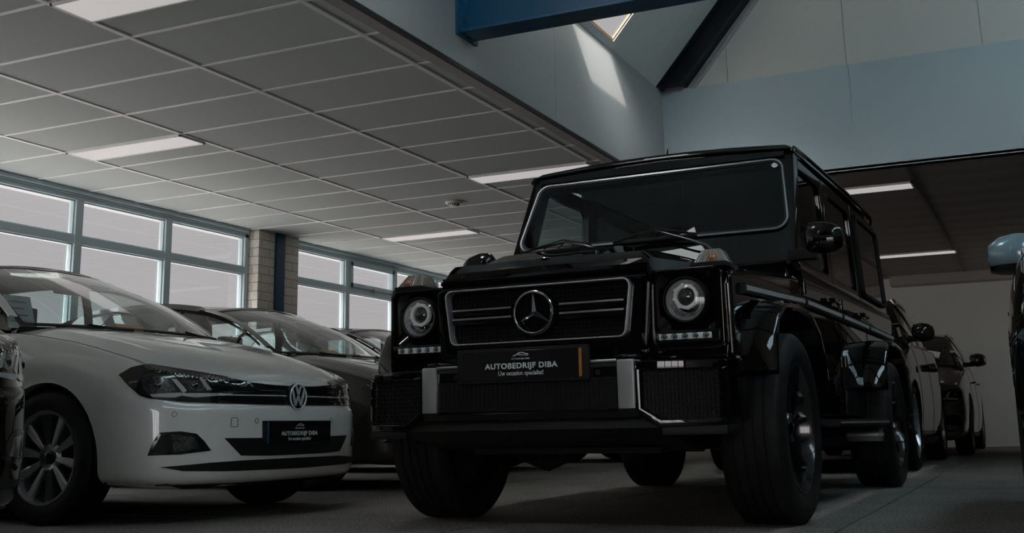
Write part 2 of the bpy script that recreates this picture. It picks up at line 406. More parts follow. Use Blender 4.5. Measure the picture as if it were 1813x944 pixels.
# unseen window added in the right wall to brighten the rear bay
mb = MB(); a, b = 11.6, 12.5
mb.bb(XR+.02, XR+.1, a, b, .9, .97).bb(XR+.02, XR+.1, a, b, 2.33, 2.4)
for q in (a+.03, b-.03): mb.bb(XR+.02, XR+.1, q-.035, q+.035, .9, 2.4)
o = struct('window_6', mb, m_frame); sub('glass', MB().bb(XR+.06, XR+.066, a, b, .93, 2.37), wg, o)
mb = MB(); a, b = 6.2, 9.4  # glazed opening added behind the camera to light the white hatchback
mb.bb(a, b, YN-.1, YN-.02, .06, .14).bb(a, b, YN-.1, YN-.02, 2.33, 2.4)
for q in (a+.03, a+.8, a+1.6, a+2.4, b-.03): mb.bb(q-.035, q+.035, YN-.1, YN-.02, .06, 2.4)
o = struct('added_fill_opening', mb, m_frame); sub('glass', MB().bb(a, b, YN-.07, YN-.064, .1, 2.37), wg, o)
# light portals guide daylight sampling only
def portal(loc, sx_, sy_, rot):
    l = bpy.data.lights.new('daylight_portal', 'AREA'); l.shape = 'RECTANGLE'; l.size = sx_; l.size_y = sy_; l.cycles.is_portal = True
    o = bpy.data.objects.new('daylight_portal', l); COL.objects.link(o); o.location = loc; o.rotation_euler = rot
portal((XL-.15, -.6, 1.8), 1.7, 12.2, (0, R(-90), 0))
portal((XL-.15, 10.1, 1.8), 1.7, 7.8, (0, R(-90), 0))
portal((7.8, YN-.2, 1.25), 3.4, 2.4, (R(90), 0, 0))
portal((XR+.2, 12.05, 1.65), 1.6, 1.1, (0, R(90), 0))

# blue tie beam: I section across the nave
m_beam = mat('blue_beam_paint', (.012, .10, .20), .35)
mb = MB(); bz = 2.87; by = 1.44; bh = .62
mb.bb(XB, XR, by-.10, by+.10, bz, bz+.022).bb(XB, XR, by-.10, by+.10, bz+bh-.022, bz+bh).bb(XB, XR, by-.008, by+.008, bz+.02, bz+bh-.02)
b_ = struct('trim_8', mb, m_beam, bevel=.003, seg=1)
mb = MB(); mb.bb(XB, XB+.02, by-.14, by+.14, bz-.02, bz+bh+.05)
for z in (bz+.09, bz+.22, bz+.4, bz+.53):
    for d in (-.06, .06): mb.lathe([(0, .0), (.016, .0), (.016, .014), (0, .014)], 6, 'x', (XB+.02, by+d, z))
sub('end_plate', mb, m_beam, b_)
# dark rafter against the gable
m_rafter = mat('rafter_paint', (.006, .010, .014), .4)
def rafter(name, y, m, left=True, w=.20, off=-.2):
    mb = MB()
    for a, b, c_, d in ((y-.09, y+.09, off, off+.018), (y-.09, y+.09, -.018, 0), (y-.006, y+.006, off, 0)):
        vs = []
        for yy in (a, b):
            for o in (c_, d):
                s0 = o*math.tan(AL) if False else 0
                # foot is cut level at the wall head
                sfoot = -o*math.cos(AL)/math.sin(AL)
                for s in (sfoot, SL):
                    x = s*math.cos(AL)-math.sin(AL)*o; z = s*math.sin(AL)+math.cos(AL)*o
                    vs.append((XB+x, yy, ZB+z) if left else (XR-x, yy, ZB+z))
        mb.add(vs, [(0, 1, 3, 2), (4, 6, 7, 5), (0, 4, 5, 1), (2, 3, 7, 6), (0, 2, 6, 4), (1, 5, 7, 3)])
    return struct(name, mb, m)
rafter('trim_9', YC-.10, m_rafter); rafter('trim_10', YC-.10, m_rafter, False)
rafter('trim_11', by, m_rafter); rafter('trim_12', by, m_rafter, False); rafter('trim_14', by-4.62, m_rafter); rafter('trim_15', by-4.62, m_rafter, False)
mb = MB(); slope(mb, YC-.01, YC+.03, .2, SL, th=.02, off=-.26)
struct('trim_13', mb, m_white_wall)

# ceiling lamps: slim square-edged panels lying in the grid
m_diff = mat('lamp_diffuser', (.12, .12, .12), .5, emis=(1, .945, .925), es=.45)
LAMP = {(2, -1): 'top edge', (0, 3): '', (2, 7): '', (0, 11): ''}
def lamp(x0, y0, label, w=1.2, d=.3, z=CE, grp='white lamp panels set in the ceiling grid'):
    t = thing('ceiling_light', label, 'ceiling light', (x0+w/2, y0+d/2, z-.006), 0, grp)
    fr_ = MB(); w2, d2, b = w/2-.012, d/2-.004, .014
    fr_.bb(-w2, w2, -d2, -d2+b, -.004, .03).bb(-w2, w2, d2-b, d2, -.004, .03).bb(-w2, -w2+b, -d2, d2, -.004, .03).bb(w2-b, w2, -d2, d2, -.004, .03)
    sub('lamp_frame', fr_, m_tbar, t)
    sub('diffuser', MB().bb(-w2+b, w2-b, -d2+b, d2-b, -.001, .008), m_diff, t)
    return t
lamp(2*TW, -.6, 'white lamp panel cut by the top edge of the picture')
lamp(0, 1.8, 'white lamp panel in the ceiling above the window wall, nearest of its row')
lamp(2*TW, 4.2, 'white lamp panel in the ceiling just left of the black off-roader roof')
lamp(0, 6.6, 'small white lamp panel in the tiled ceiling beyond the smoke detector')
lamp(0, -3.0, 'white lamp panel in the ceiling behind the camera, near the window wall')
lamp(2*TW, -5.4, 'white lamp panel in the ceiling behind the camera, near the roof opening')
lamp(2*TW, 9.0, 'white lamp panel in the far ceiling hidden behind the black off-roader')
lamp(4.84, 6.5, 'white lamp panel in the dark planked ceiling, the nearer one right of the off-roader')
lamp(4.9, 11.4, 'white lamp panel in the dark planked ceiling, the farther one right of the off-roader')
lamp(7.25, 6.5, 'white lamp panel in the dark planked ceiling beyond the right edge of the picture')
# smoke detector
t = thing('smoke_detector', 'round white smoke detector on the tiled ceiling', 'smoke detector', (1.77, 5.17, CE+.006), 0)
sub('base_ring', MB().lathe([(0, 0), (.085, 0), (.088, -.012), (.075, -.022), (0, -.022)], 36, 'z'), mat('detector_white', (.75, .74, .70), .4), t, smooth=35)
mb = MB().lathe([(.0, -.048), (.035, -.047), (.052, -.038), (.058, -.022)], 36, 'z')
sub('detector_head', mb, MATS['detector_white'], t, smooth=50)
mb = MB()
for k in range(14):
    a = 2*PI*k/14; mb.box((.056*math.cos(a), .056*math.sin(a), -.029), (.006, .012, .011), Matrix.Rotation(a, 3, 'Z'))
sub('sensor_slots', mb, m_plastic, t)
# ------------------------------------------------------------------ wheels (axis = car's y, outer face towards +y)
m_tyre = mat('tyre_rubber', (.007, .007, .007), .62, spec=.25, noise=(40, .5, (.011, .011, .010)))
m_rimsilver = mat('rim_silver', (.42, .43, .45), .22, metal=.9, coat=.3)
m_rimblack = mat('rim_gloss_black', (.006, .006, .007), .18, coat=.6)
m_disc = mat('brake_disc_steel', (.09, .088, .085), .45, metal=.9)
m_hole = mat('deep_shadow_plastic', (.003, .003, .003), .9)
def tyre_mb(Rt, Rr, w, tread=5):
    h = w/2; s = Rt-Rr
    prof = [(Rr-.004, -h*.78), (Rr+.012, -h*.86), (Rr+s*.45, -h*1.0), (Rr+s*.8, -h*.94), (Rt-.008, -h*.84), (Rt, -h*.76)]
    # circumferential grooves
    n = 4; gw = .009; y = -h*.76
    for k in range(1, n+1):
        c = -h*.76+(2*h*.76)*k/(n+1)
        prof += [(Rt+.001, c-gw/2-.001), (Rt-.009, c-gw/2), (Rt-.009, c+gw/2), (Rt+.001, c+gw/2+.001)]
    prof += [(Rt, h*.76), (Rt-.008, h*.84), (Rt-s*.2, h*.94), (Rr+s*.45, h*1.0), (Rr+.012, h*.86), (Rr-.004, h*.78)]
    mb = MB().lathe(prof, 72)
    # sipes across the shoulders
    for k in range(72):
        a = 2*PI*k/72
        for sg in (-1, 1):
            c = ((Rt-.0026)*math.cos(a), sg*h*.64, (Rt-.0027)*math.sin(a))
            mb.box(c, (.006, .018, .010), Matrix.Rotation(-a, 3, 'Y'))
    return mb
def rim_mb(Rr, w, style):
    h = w/2; mb = MB()
    mb.lathe([(Rr+.010, h*.80), (Rr+.008, h*.88), (Rr-.004, h*.88), (Rr-.014, h*.70), (Rr-.022, h*.2), (Rr-.03, -h*.6), (Rr-.006, -h*.8), (Rr+.008, -h*.84), (Rr+.008, -h*.76), (Rr-.012, -h*.55), (Rr-.012, h*.5)], 64, closed=True)
    ho = h*.62
    mb.lathe([(0, ho-.012), (.034, ho-.012), (.060, ho-.004), (.072, ho-.022), (.070, ho-.05), (0, ho-.05)], 40)
    if style == 'ten':       # ten faceted spokes in five pairs of blades
        for k in range(10):
            a = 2*PI*k/10+.16; 
            wi, wm, wo = .024, .044, .054
            r0, r1, r3 = .055, Rr*.62, Rr-.006
            pts = []
            for (r_, w_, yy) in ((r0, wi, ho-.008), (r1, wm, ho-.002), (r3, wo, ho+.004)):
                pts.append([(r_, yy-.016, -w_/2), (r_, yy, -w_/2*.9), (r_, yy+.006, (.25 if k % 2 else -.25)*w_), (r_, yy, w_/2*.9), (r_, yy-.016, w_/2)])
            vs = [p for row in pts for p in row]; fs = []
            for i in range(2):
                for j in range(4): fs.append((i*5+j, i*5+j+1, (i+1)*5+j+1, (i+1)*5+j))
                fs.append((i*5+4, i*5, (i+1)*5, (i+1)*5+4))
            fs += [(0, 1, 2, 3, 4), (14, 13, 12, 11, 10)]
            t = MB().add(vs, fs).xf(Matrix.Rotation(-a, 4, 'Y')); mb.join(t)
    else:                    # five forked double spokes
        for k in range(5):
            for sg in (-1, 1):
                a = 2*PI*k/5+.3
                vs = []
                for (r_, off, w_, yy) in ((.045, .012, .022, ho-.012), (Rr*.5, .022, .02, ho-.004), (Rr-.008, .05, .022, ho+.010)):
                    vs += [(r_, yy-.02, sg*off-w_/2), (r_, yy, sg*off-w_/2), (r_, yy, sg*off+w_/2), (r_, yy-.02, sg*off+w_/2)]
                fs = []
                for i in range(2):
                    for j in range(4): fs.append((i*4+j, i*4+(j+1) % 4, (i+1)*4+(j+1) % 4, (i+1)*4+j))
                fs += [(0, 1, 2, 3), (8, 9, 10, 11)]
                mb.join(MB().add(vs, fs).xf(Matrix.Rotation(-a, 4, 'Y')))
    return mb
WCACHE = {}
def wheel(parent, x, y, Rt, Rr, w, style='ten', rimm=None, caliper=None, badge=None, steer=0., label=None):
    """y>0: outer face to +y; y<0: turned round"""
    rimm = rimm or m_rimsilver
    key = (Rt, Rr, w, style, rimm.name)
    if key not in WCACHE:
        a = rim_mb(Rr, w, style).build('wheel', rimm, smooth=28); 
        b = tyre_mb(Rt, Rr, w).build('tyre', m_tyre, smooth=35)
        d = MB().lathe([(0, .0), (Rr*.72, 0), (Rr*.72, -.02), (0, -.02)], 40).lathe([(Rr*.5, -.028), (Rr*.94, -.034), (Rr*.94, -.038), (0, -.038)], 40).build('brake_disc', m_disc, smooth=30)
        c = MB().lathe([(0, w/2*.62+.004), (.022, w/2*.62+.003), (.030, w/2*.62-.004), (.030, w/2*.62-.014)], 28).build('hub_cap', m_gloss_plastic, smooth=40)
        WCACHE[key] = [o.data for o in (a, b, d, c)]
        for o in (a, b, d, c): bpy.data.objects.remove(o)
    out = []
    for nm, me in zip(('wheel', 'tyre', 'brake_disc', 'hub_cap'), WCACHE[key]):
        o = bpy.data.objects.new(nm, me); COL.objects.link(o); out.append(o)
    wh = out[0]; wh.parent = parent; wh.location = (x, y, Rt)
    wh.rotation_euler = (0, 0, (PI if y < 0 else 0)+steer)
    for o in out[1:]: o.parent = wh
    if label: wh['label'] = label
    if caliper:
        c = MB().prism([(Rr*.30, -.075), (Rr*.72, -.085), (Rr*.78, 0), (Rr*.72, .085), (Rr*.30, .075), (Rr*.38, 0)], 1, -.035, .03)
        sub('brake_caliper', c, caliper, wh, label='red brake caliper', bevel=.006)
    return wh
# ------------------------------------------------------------------ BLACK BOXY OFF-ROADER
m_gpaint = mat('black_car_paint', (.0022, .0020, .0019), .3, coat=1., coatr=.015, spec=.0)
m_smoke = glass_mat('privacy_glass', (.06, .06, .06), gain=1.3)
m_screen = glass_mat('windscreen_glass', (.60, .72, .71), gain=1.0)
m_inner = mat('dark_upholstery', (.012, .011, .010), .8)
m_seal = mat('silver_window_seal', (.20, .205, .21), .28, metal=.6)
m_lens = glass_mat('headlamp_glass', (.93, .94, .95), gain=1.2)
m_reflector = mat('lamp_reflector', (.62, .64, .65), .28, metal=.75)
m_lampwhite = mat('lamp_ring_white', (.88, .84, .80), .35)
m_amber = mat('amber_indicator', (.36, .12, .05), .2, coat=.8)
m_clearplastic = mat('clear_ribbed_plastic', (.22, .185, .15), .25, coat=.6)
m_net = mat('honeycomb_black', (.005, .005, .005), .55, spec=.25)
GX, GY, GTH = 5.1492, .2159, -1.59317
g = thing('off_road_car', 'black boxy off-road car with round headlights, facing the camera at centre right', 'car', (GX, GY, 0), GTH)

def side_poly(z1, arch=.455, x0=.55, x1=-3.72, zb=.44):
    """outline of the lower body side with two wheel arch notches"""
    pts = [(x0, .66), (x0+.01, z1[0]-.03), (x0-.03, z1[0])]
    pts += [(-.70, z1[1]), (x1+.02, z1[2]), (x1, z1[2]-.04), (x1, .52)]
    def arcpts(cx, lo, hi, n=18):
        return [(cx+arch*math.cos(t), .39+arch*math.sin(t)) for t in [lo+(hi-lo)*k/n for k in range(n+1)]]
    a0 = math.asin((zb-.39)/arch)
    pts += [(-2.85-arch-.02, .50)]
    pts += arcpts(-2.85, PI-.28, a0)
    pts += arcpts(0, PI-a0, .62)
    return pts
# lower body: two skins and the floor pan between
mb = MB()
fend = MB()
for sg in (1, -1):
    P = side_poly((1.005, 1.10, 1.165))
    # front wing portion and cabin portion are separate panels
    n = len(P)
    mb.prism(P, 1, sg*.60, sg*.775)
sub('body_side', mb, m_gpaint, g, bevel=.018, seg=3)
# fender tops (flat, stepped down from the bonnet)
for sg in (1, -1):
    mb = MB(); vs = []
    for (x, z) in ((.56, 1.005), (.45, 1.022), (-.70, 1.105)):
        vs += [(x, sg*.44, z-.05), (x, sg*.44, z), (x, sg*.74, z+.004), (x, sg*.765, z-.02), (x, sg*.765, z-.06)]
    fs = []
    for i in range(2):
        for j in range(4): fs.append((i*5+j, i*5+j+1, (i+1)*5+j+1, (i+1)*5+j))
    fs += [(0, 1, 2, 3, 4), (14, 13, 12, 11, 10)]
    mb.add(vs, fs)
    sub('fender_top', mb, m_gpaint, g, smooth=30)
# belt crease: rounded shoulder of the cabin sides
mb = MB()
for sg in (1, -1):
    prof = [(.60, 1.02), (.779, 1.02), (.786, 1.10), (.780, 1.135), (.762, 1.16), (.70, 1.172), (.60, 1.172)]
    mb.prism([(sg*y, z) for y, z in prof], 0, -.735, -3.71)
sub('belt_panel', mb, m_gpaint, g, smooth=50)
# raised bonnet with a power dome
mb = MB()
H = []
for x, zs, zd, wd, w1, w2, zf in ((.634, 1.040, 1.040, .25, .44, .462, .985), (.630, 1.062, 1.062, .25, .44, .462, .99), (.618, 1.076, 1.076, .25, .437, .462, 1.0), (.590, 1.098, 1.099, .25, .430, .462, 1.01), (.570, 1.101, 1.104, .252, .43, .464, 1.015),
        (.45, 1.108, 1.150, .262, .43, .470, 1.025), (.40, 1.111, 1.158, .264, .43, .475, 1.03), (0, 1.134, 1.186, .285, .44, .52, 1.055), (-.35, 1.153, 1.205, .30, .45, .57, 1.075), (-.62, 1.166, 1.216, .31, .46, .60, 1.095)):
    H.append([(x, 0, zd+.004), (x, wd*.6, zd+.003), (x, wd, zd), (x, wd+.035, zs+.001), (x, w1, zs), (x, w2, zs-.030), (x, w2+.012, zf)])
mb.grid(H); mb.grid([[(x, -y, z) for x, y, z in r_][::-1] for r_ in H])
# front face of the bonnet down to the grille shell with pressed ribs
for sg in (1, -1):
    fr_ = [[(.628+dx, sg*y, z) for y in (0, .20, .40, .466)] for z, dx in ((1.042, .006), (1.030, .010), (1.024, .026), (1.012, .026), (1.008, .010), (.998, .010), (.994, .030), (.984, .034), (.978, .014), (.960, .016))]
    mb.grid(fr_ if sg > 0 else [r_[::-1] for r_ in fr_])
sub('bonnet', mb, m_gpaint, g, smooth=24, weld=True)
mb = MB()   # bonnet side edges returning to the wings
for sg in (1, -1): mb.bb(.55, -.62, sg*.44, sg*.475, .95, 1.0)
# scuttle between bonnet and windscreen
mb.prism([(-.58, 1.05), (-.58, 1.175), (-.66, 1.20), (-.73, 1.24), (-.78, 1.24), (-.78, 1.05)], 1, -.74, .74)
sub('scuttle', mb, m_gpaint, g, bevel=.01)
# grille shell (nose box) and headlamp panels
mb = MB()
def ring_poly(outer, inner, x0, x1, mbx):
    n = len(outer)
    vs = [(x1, *p) for p in outer]+[(x1, *p) for p in inner]+[(x0, *p) for p in outer]+[(x0, *p) for p in inner]
    fs = []
    for i in range(n):
        j = (i+1) % n
        fs += [(i, j, n+j, n+i), (2*n+i, 2*n+j, j, i), (n+i, n+j, 3*n+j, 3*n+i), (2*n+j, 2*n+i, 3*n+i, 3*n+j)]
    mbx.add(vs, fs)
def rrect(w0, w1, z0, z1, r, n=5):
    """rounded trapezoid: half widths w0 at z0 (bottom), w1 at z1 (top)"""
    out = []
    for (cx, cz, a0) in ((w1-r, z1-r, 0), (-w1+r, z1-r, PI/2), (-w0+r, z0+r, PI), (w0-r, z0+r, 1.5*PI)):
        for k in range(n+1):
            a = a0+PI/2*k/n; out.append((cx+r*math.cos(a), cz+r*math.sin(a)))
    return out
ring_poly(rrect(.445, .462, .672, .985, .02), rrect(.392, .414, .748, .979, .03), .60, .690, mb)
sub('grille_shell', mb, m_gpaint, g, bevel=.008)
gr = MB(); ring_poly(rrect(.392, .414, .748, .979, .03), rrect(.3865, .4085, .7535, .9735, .027), .66, .712, gr)
grille = sub('grille_surround', gr, mat('satin_chrome', (.60, .60, .61), .3, metal=.7), g, label='chrome trapezoid grille surround', bevel=.003)
# mesh: rows of small hexagon-like rods
mb = MB(); mb.bb(.635, .640, -.40, .40, .75, .975)
for z in [.765+.018*k for k in range(12)]:
    mb.tube([(.668, -.395, z), (.668, .395, z)], .0028, 5)
for k in range(-21, 22):
    mb.tube([(.665, k*.0185, .76), (.665, k*.0185, .968)], .0028, 5)
sub('grille_mesh', mb, m_net, grille)
for z in (.883, .846):
    for sg in (1, -1):
        L = MB().prism([(sg*.108, z-.013), (sg*.108, z+.013), (sg*.385, z+.013), (sg*.385, z-.006), (sg*.37, z-.013)], 0, .668, .700)
        sub('grille_bar', L, m_gloss_plastic, grille, bevel=.003)
        C = MB().bb(.699, .705, sg*.108, sg*.383, z+.006, z+.0135)
        sub('grille_bar_trim', C, m_satin, grille, bevel=.0015)
# three pointed star in a ring
R0 = .0845; sc_ = (.720, 0, .864)
mb = MB(); mb.tube([(sc_[0], R0*math.cos(2*PI*k/64), sc_[2]+R0*math.sin(2*PI*k/64)) for k in range(64)], .0058, 10, closed=True)
for k in range(3):
    a = PI/2+2*PI*k/3; d = Vector((0, math.cos(a), math.sin(a))); n_ = Vector((0, -math.sin(a), math.cos(a))); c = Vector(sc_)
    a2 = a+PI/3; in1 = c+Vector((0, math.cos(a+PI/3), math.sin(a+PI/3)))*.0135; in2 = c+Vector((0, math.cos(a-PI/3), math.sin(a-PI/3)))*.0135
    tip = c+d*R0; top = c+Vector((.012, 0, 0)); tipf = tip+Vector((.002, 0, 0))
    mb.add([c-Vector((.006, 0, 0)), in1-Vector((.004, 0, 0)), tip-n_*-.0012, tip-n_*.0012, in2-Vector((.004, 0, 0)), top, tipf], [(5, 1, 2, 6), (5, 6, 3, 4), (0, 1, 5), (0, 5, 4)])
sub('star_badge', mb, m_chrome, g, label='chrome three-pointed star badge', smooth=25, recalc=True)
sub('badge_backing', MB().lathe([(0, .002), (.09, .002), (.094, -.02), (0, -.02)], 48, 'x', (.688, 0, .864)), m_gloss_plastic, g, smooth=30)

# headlamp panels
def headlamp(sg):
    mb = MB()
    cy_, hw = .600, .145
    def rr(w, h, r, cz, cyy=cy_, n=4):
        return [(sg*(cyy+p[0]), p[1]+cz) for p in rrect(w, w, -h, h, r, n)]
    ring_poly(rr(.150, .160, .03, .853), rr(.118, .112, .03, .880), .50, .604, mb)
    mb.bb(.53, .55, sg*.46, sg*.74, .72, 1.0)
    # bowl sloping back to the lamp
    o = rr(.118, .112, .03, .880, n=4); cc = [(sg*cy_+.093*math.cos(a), .885+.093*math.sin(a)) for a in [2*PI*(k+.5)/len(o) for k in range(len(o))]]
    if sg < 0:
        cc = [(sg*cy_-.093*math.cos(a), .885+.093*math.sin(a)) for a in [2*PI*(k+.5)/len(o) for k in range(len(o))]]
    n = len(o)
    mb.add([(.598, *p) for p in o]+[(.572, *p) for p in cc], [(i, (i+1) % n, n+(i+1) % n, n+i) for i in range(n)])
    pan = sub('headlamp_panel', mb, m_gpaint, g, bevel=.006)
    # round lamp
    c = (.0, sg*.603, .886)
    mb = MB(); mb.lathe([(.080, .612), (.086, .618), (.093, .606), (.094, .57), (.080, .57)], 48, 'x', c, closed=True)
    lampo = sub('headlamp_ring', mb, m_plastic, g, smooth=40)
    mb = MB(); mb.lathe([(.079, .606), (.074, .592), (.060, .575), (.048, .566), (.046, .560)], 48, 'x', c)
    for k in range(28):
        a = 2*PI*k/28
        mb.box((.586, c[1]+.067*math.cos(a), c[2]+.067*math.sin(a)), (.003, .010, .0025), Matrix.Rotation(a, 3, 'X'))
    sub('reflector', mb, m_reflector, lampo, smooth=50)
    pc = (0, c[1], c[2]+.014)
    mb = MB().lathe([(.036, .600), (.040, .604), (.049, .602), (.050, .585), (.036, .585)], 40, 'x', pc, closed=True)
    for k in range(8):
        a = 2*PI*k/8+.2; mb.box((.603, pc[1]+.049*math.cos(a), pc[2]+.049*math.sin(a)), (.006, .008, .009), Matrix.Rotation(a, 3, 'X'))
    sub('light_ring', mb, m_lampwhite, lampo, smooth=40)
    mb = MB().lathe([(0, .604), (.015, .602), (.027, .596), (.036, .586)], 32, 'x', pc)
    sub('projector_lens', mb, mat('projector_glass', (.02, .022, .025), .03, coat=1.), lampo, smooth=60)
    # chrome trims inside the lamp
    mb = MB()
    for a in (-2.5, -2.0, -1.2, -.7):
        p = Vector((.588, c[1]+.056*math.cos(a), c[2]-.004+.056*math.sin(a))); mb.box(p, (.006, .024, .009), Matrix.Rotation(a+PI/2, 3, 'X'))
    mb.tube([(.592, c[1]+sg*.0+.062*math.cos(a), c[2]+.062*math.sin(a)) for a in [PI+.25+k*.12 for k in range(22)]], .003, 6)
    sub('lamp_trim', mb, m_chrome, lampo, smooth=40)
    mb = MB().lathe([(0, .622), (.03, .621), (.06, .616), (.081, .608)], 40, 'x', c)
    sub('lamp_glass', mb, m_lens, lampo, smooth=60)
    # daytime running strip with five leds
    mb = MB(); mb.bb(.585, .612, sg*.475, sg*.735, .722, .768)
    st = sub('running_light', mb, m_gloss_plastic, g, bevel=.006)
    sub('led_bar', MB().bb(.611, .616, sg*.492, sg*.704, .733, .757), mat('led_bar_clear', (.62, .66, .68), .25, coat=.6, metal=.2), st, bevel=.003)
    mb = MB()
    for k in range(5): mb.lathe([(0, .621), (.006, .620), (.0085, .616)], 12, 'x', (0, sg*(.514+.042*k), .745))
    for k in range(5): mb.tube([(.618, sg*(.514+.042*k)+.0115*math.cos(a), .745+.0115*math.sin(a)) for a in [2*PI*q/12 for q in range(12)]], .0016, 4, closed=True)
    sub('led', mb, mat('led_dark_eye', (.03, .035, .04), .1, coat=1.), st, smooth=50)
    # body below and around the lamp
    mb = MB(); mb.prism([(sg*.445, .655), (sg*.755, .655), (sg*.762, .72), (sg*.445, .72)], 0, .50, .592)
    sub('lower_lamp_panel', mb, m_gpaint, g, bevel=.012)
    # indicator on top of the wing
    mb = MB()
    base = [(.545, sg*.622), (.545, sg*.752), (.375, sg*.748), (.375, sg*.632)]
    top = [(.500, sg*.648), (.500, sg*.722), (.405, sg*.722), (.405, sg*.655)]
    mb.add([(x, y, 1.034) for x, y in base]+[(x, y, 1.094) for x, y in top], [(0, 1, 2, 3), (4, 5, 6, 7), (0, 1, 5, 4), (1, 2, 6, 5), (2, 3, 7, 6), (3, 0, 4, 7)])
    ind = sub('indicator', mb, m_clearplastic, g, label='clear ribbed indicator with an amber bulb', bevel=.006)
    mb = MB()
    for k in range(11):
        f = k/10; y0 = .630+.115*f; y1 = .652+.068*f
        mb.tube([(.547, sg*y0, 1.038), (.503, sg*y1, 1.092)], .0022, 5)
    sub('indicator_rib', mb, m_clearplastic, ind)
    mb = MB().lathe([(0, .02), (.014, .016), (.018, 0), (.014, -.016), (0, -.02)], 14, 'x', (.527, sg*.70, 1.052))
    sub('amber_bulb', mb, m_amber, ind, smooth=60)
    sub('indicator_base', MB().prism([(.56, sg*.615), (.56, sg*.760), (.36, sg*.756), (.36, sg*.625)], 2, 1.016, 1.036), m_plastic, ind, bevel=.005)
for sg in (1, -1): headlamp(sg)

# ---- bumper
mb = MB()
def bump_profile(x, z0, z1): pass
# plan of the front face: centre .83, swept at the corners
plan = [(.800, -.465), (.800, .465)]
mid = MB()
mid.prism([(.58, .60), (.60, .648), (.795, .648), (.815, .630), (.815, .468), (.80, .44), (.60, .40), (.58, .44)], 1, -.465, .465)
bump = sub('bumper', mid, m_gpaint, g, bevel=.008)
for sg in (1, -1):
    # outer horn of the bumper: shell open to the mesh
    top = [(.815, .465), (.800, .56), (.745, .735), (.70, .782), (.60, .80), (.50, .80), (.50, .465)]
    mb = MB()
    mb.prism([(x, sg*y) for x, y in top], 2, .612, .646)
    sub('bumper_top', mb, m_gpaint, bump, bevel=.010, seg=3)
    mb = MB()
    # lower frame with the chamfered inner corner
    fp = [(.816, .462), (.806, .535), (.775, .64), (.748, .735), (.70, .785)]
    def fx(y):
        for (xa, ya), (xb, yb) in zip(fp, fp[1:]):
            if ya <= y <= yb: return xa+(xb-xa)*(y-ya)/(yb-ya)
        return fp[-1][0] if y > .7 else fp[0][0]
    outer = [(.462, .62), (.462, .462), (.545, .40), (.77, .405), (.785, .43), (.785, .62)]
    inner = [(.478, .612), (.478, .474), (.553, .428), (.755, .432), (.765, .44), (.765, .612)]
    n = 6
    vs = [(fx(y)+.006, sg*y, z) for y, z in outer]+[(fx(y)+.004, sg*y, z) for y, z in inner]+[(fx(y)-.05, sg*y, z) for y, z in outer]+[(fx(y)-.05, sg*y, z) for y, z in inner]
    fs = []
    for i in range(n):
        j = (i+1) % n; fs += [(i, j, n+j, n+i), (2*n+i, 2*n+j, j, i), (n+i, n+j, 3*n+j, 3*n+i), (2*n+j, 2*n+i, 3*n+i, 3*n+j)]
    mb.add(vs, fs)
    sub('bumper_frame', mb, m_gpaint, bump, bevel=.006)
    # side return of the horn
    mb = MB(); mb.prism([(.70, sg*.785), (.50, sg*.80), (.50, sg*.76), (.70, sg*.745)], 2, .43, .63)
    sub('bumper_end', mb, m_gpaint, bump, bevel=.006)
    # honeycomb insert
    mb = MB()
    zz = [.436+.0175*k for k in range(11)]
    for k, z in enumerate(zz):
        ys = [.484+.0141*q for q in range(21)]
        mb.tube([(fx(y)-.012+(.004 if (q+k) % 2 else 0), sg*y, z+(.0044 if (q+k) % 2 else -.0044)) for q, y in enumerate(ys)], .0020, 4)
    for q in range(20):
        y = .484+.0141*q
        mb.tube([(fx(y)-.014, sg*y, .432), (fx(y)-.014, sg*y, .612)], .0018, 4)
    mb.add([(fx(y)-.04, sg*y, z) for y in (.47, .6, .77) for z in (.42, .62)], [(0, 1, 3, 2), (2, 3, 5, 4)])
    sub('bumper_mesh', mb, m_net, bump)
    # chrome upright
    mb = MB(); mb.bb(.812, .826, sg*.392, sg*.458, .472, .652)
    mb.bb(.74, .822, sg*.392, sg*.458, .644, .655)
    ov = sub('chrome_overrider', mb, mat('brushed_chrome', (.58, .60, .60), .28, metal=.85), g, label='chrome vertical overrider strip', bevel=.005)
    mb = MB(); mb.tube([(.74, sg*.36, .662), (.775, sg*.365, .668), (.79, sg*.41, .670), (.775, sg*.455, .668), (.74, sg*.465, .662)], .006, 8)
    sub('tow_loop', mb, m_gpaint, bump, smooth=50)
    # parking sensors
    sub('parking_sensor', MB().lathe([(0, .004), (.011, .003), (.012, 0)], 20, 'x', (.812, sg*.31, .61)), m_plastic, bump, smooth=40)
# centre intake with fine slats, and chrome line on the bumper edge
mb = MB(); mb.bb(.814, .818, -.385, .385, .474, .592)
for k in range(10): mb.bb(.816, .824, -.38, .38, .480+.0115*k, .484+.0115*k)
for k in range(-19, 20): mb.bb(.816, .821, k*.0195-.0012, k*.0195+.0012, .478, .592)
sub('intake_grille', mb, m_net, g)
mb = MB().tube([(.826, -.39, .466), (.826, .39, .466)], .0035, 6)
sub('intake_trim', mb, m_gloss_plastic, g, smooth=50)
for sg in (1, -1):
    sub('bumper_edge_trim', MB().tube([(.822, sg*.285, .652), (.822, sg*.39, .652)], .006, 8), m_satin, g, smooth=50)
# lower valance and skid plate
mb = MB(); mb.prism([(.78, .44), (.80, .40), (.74, .37), (.30, .30), (.30, .44)], 1, -.56, .56)
for sg in (1, -1): mb.prism([(.80, sg*.55), (.72, sg*.775), (.60, sg*.79), (.52, sg*.55)], 2, .372, .408)
sub('valance', mb, m_plastic, g, bevel=.01)
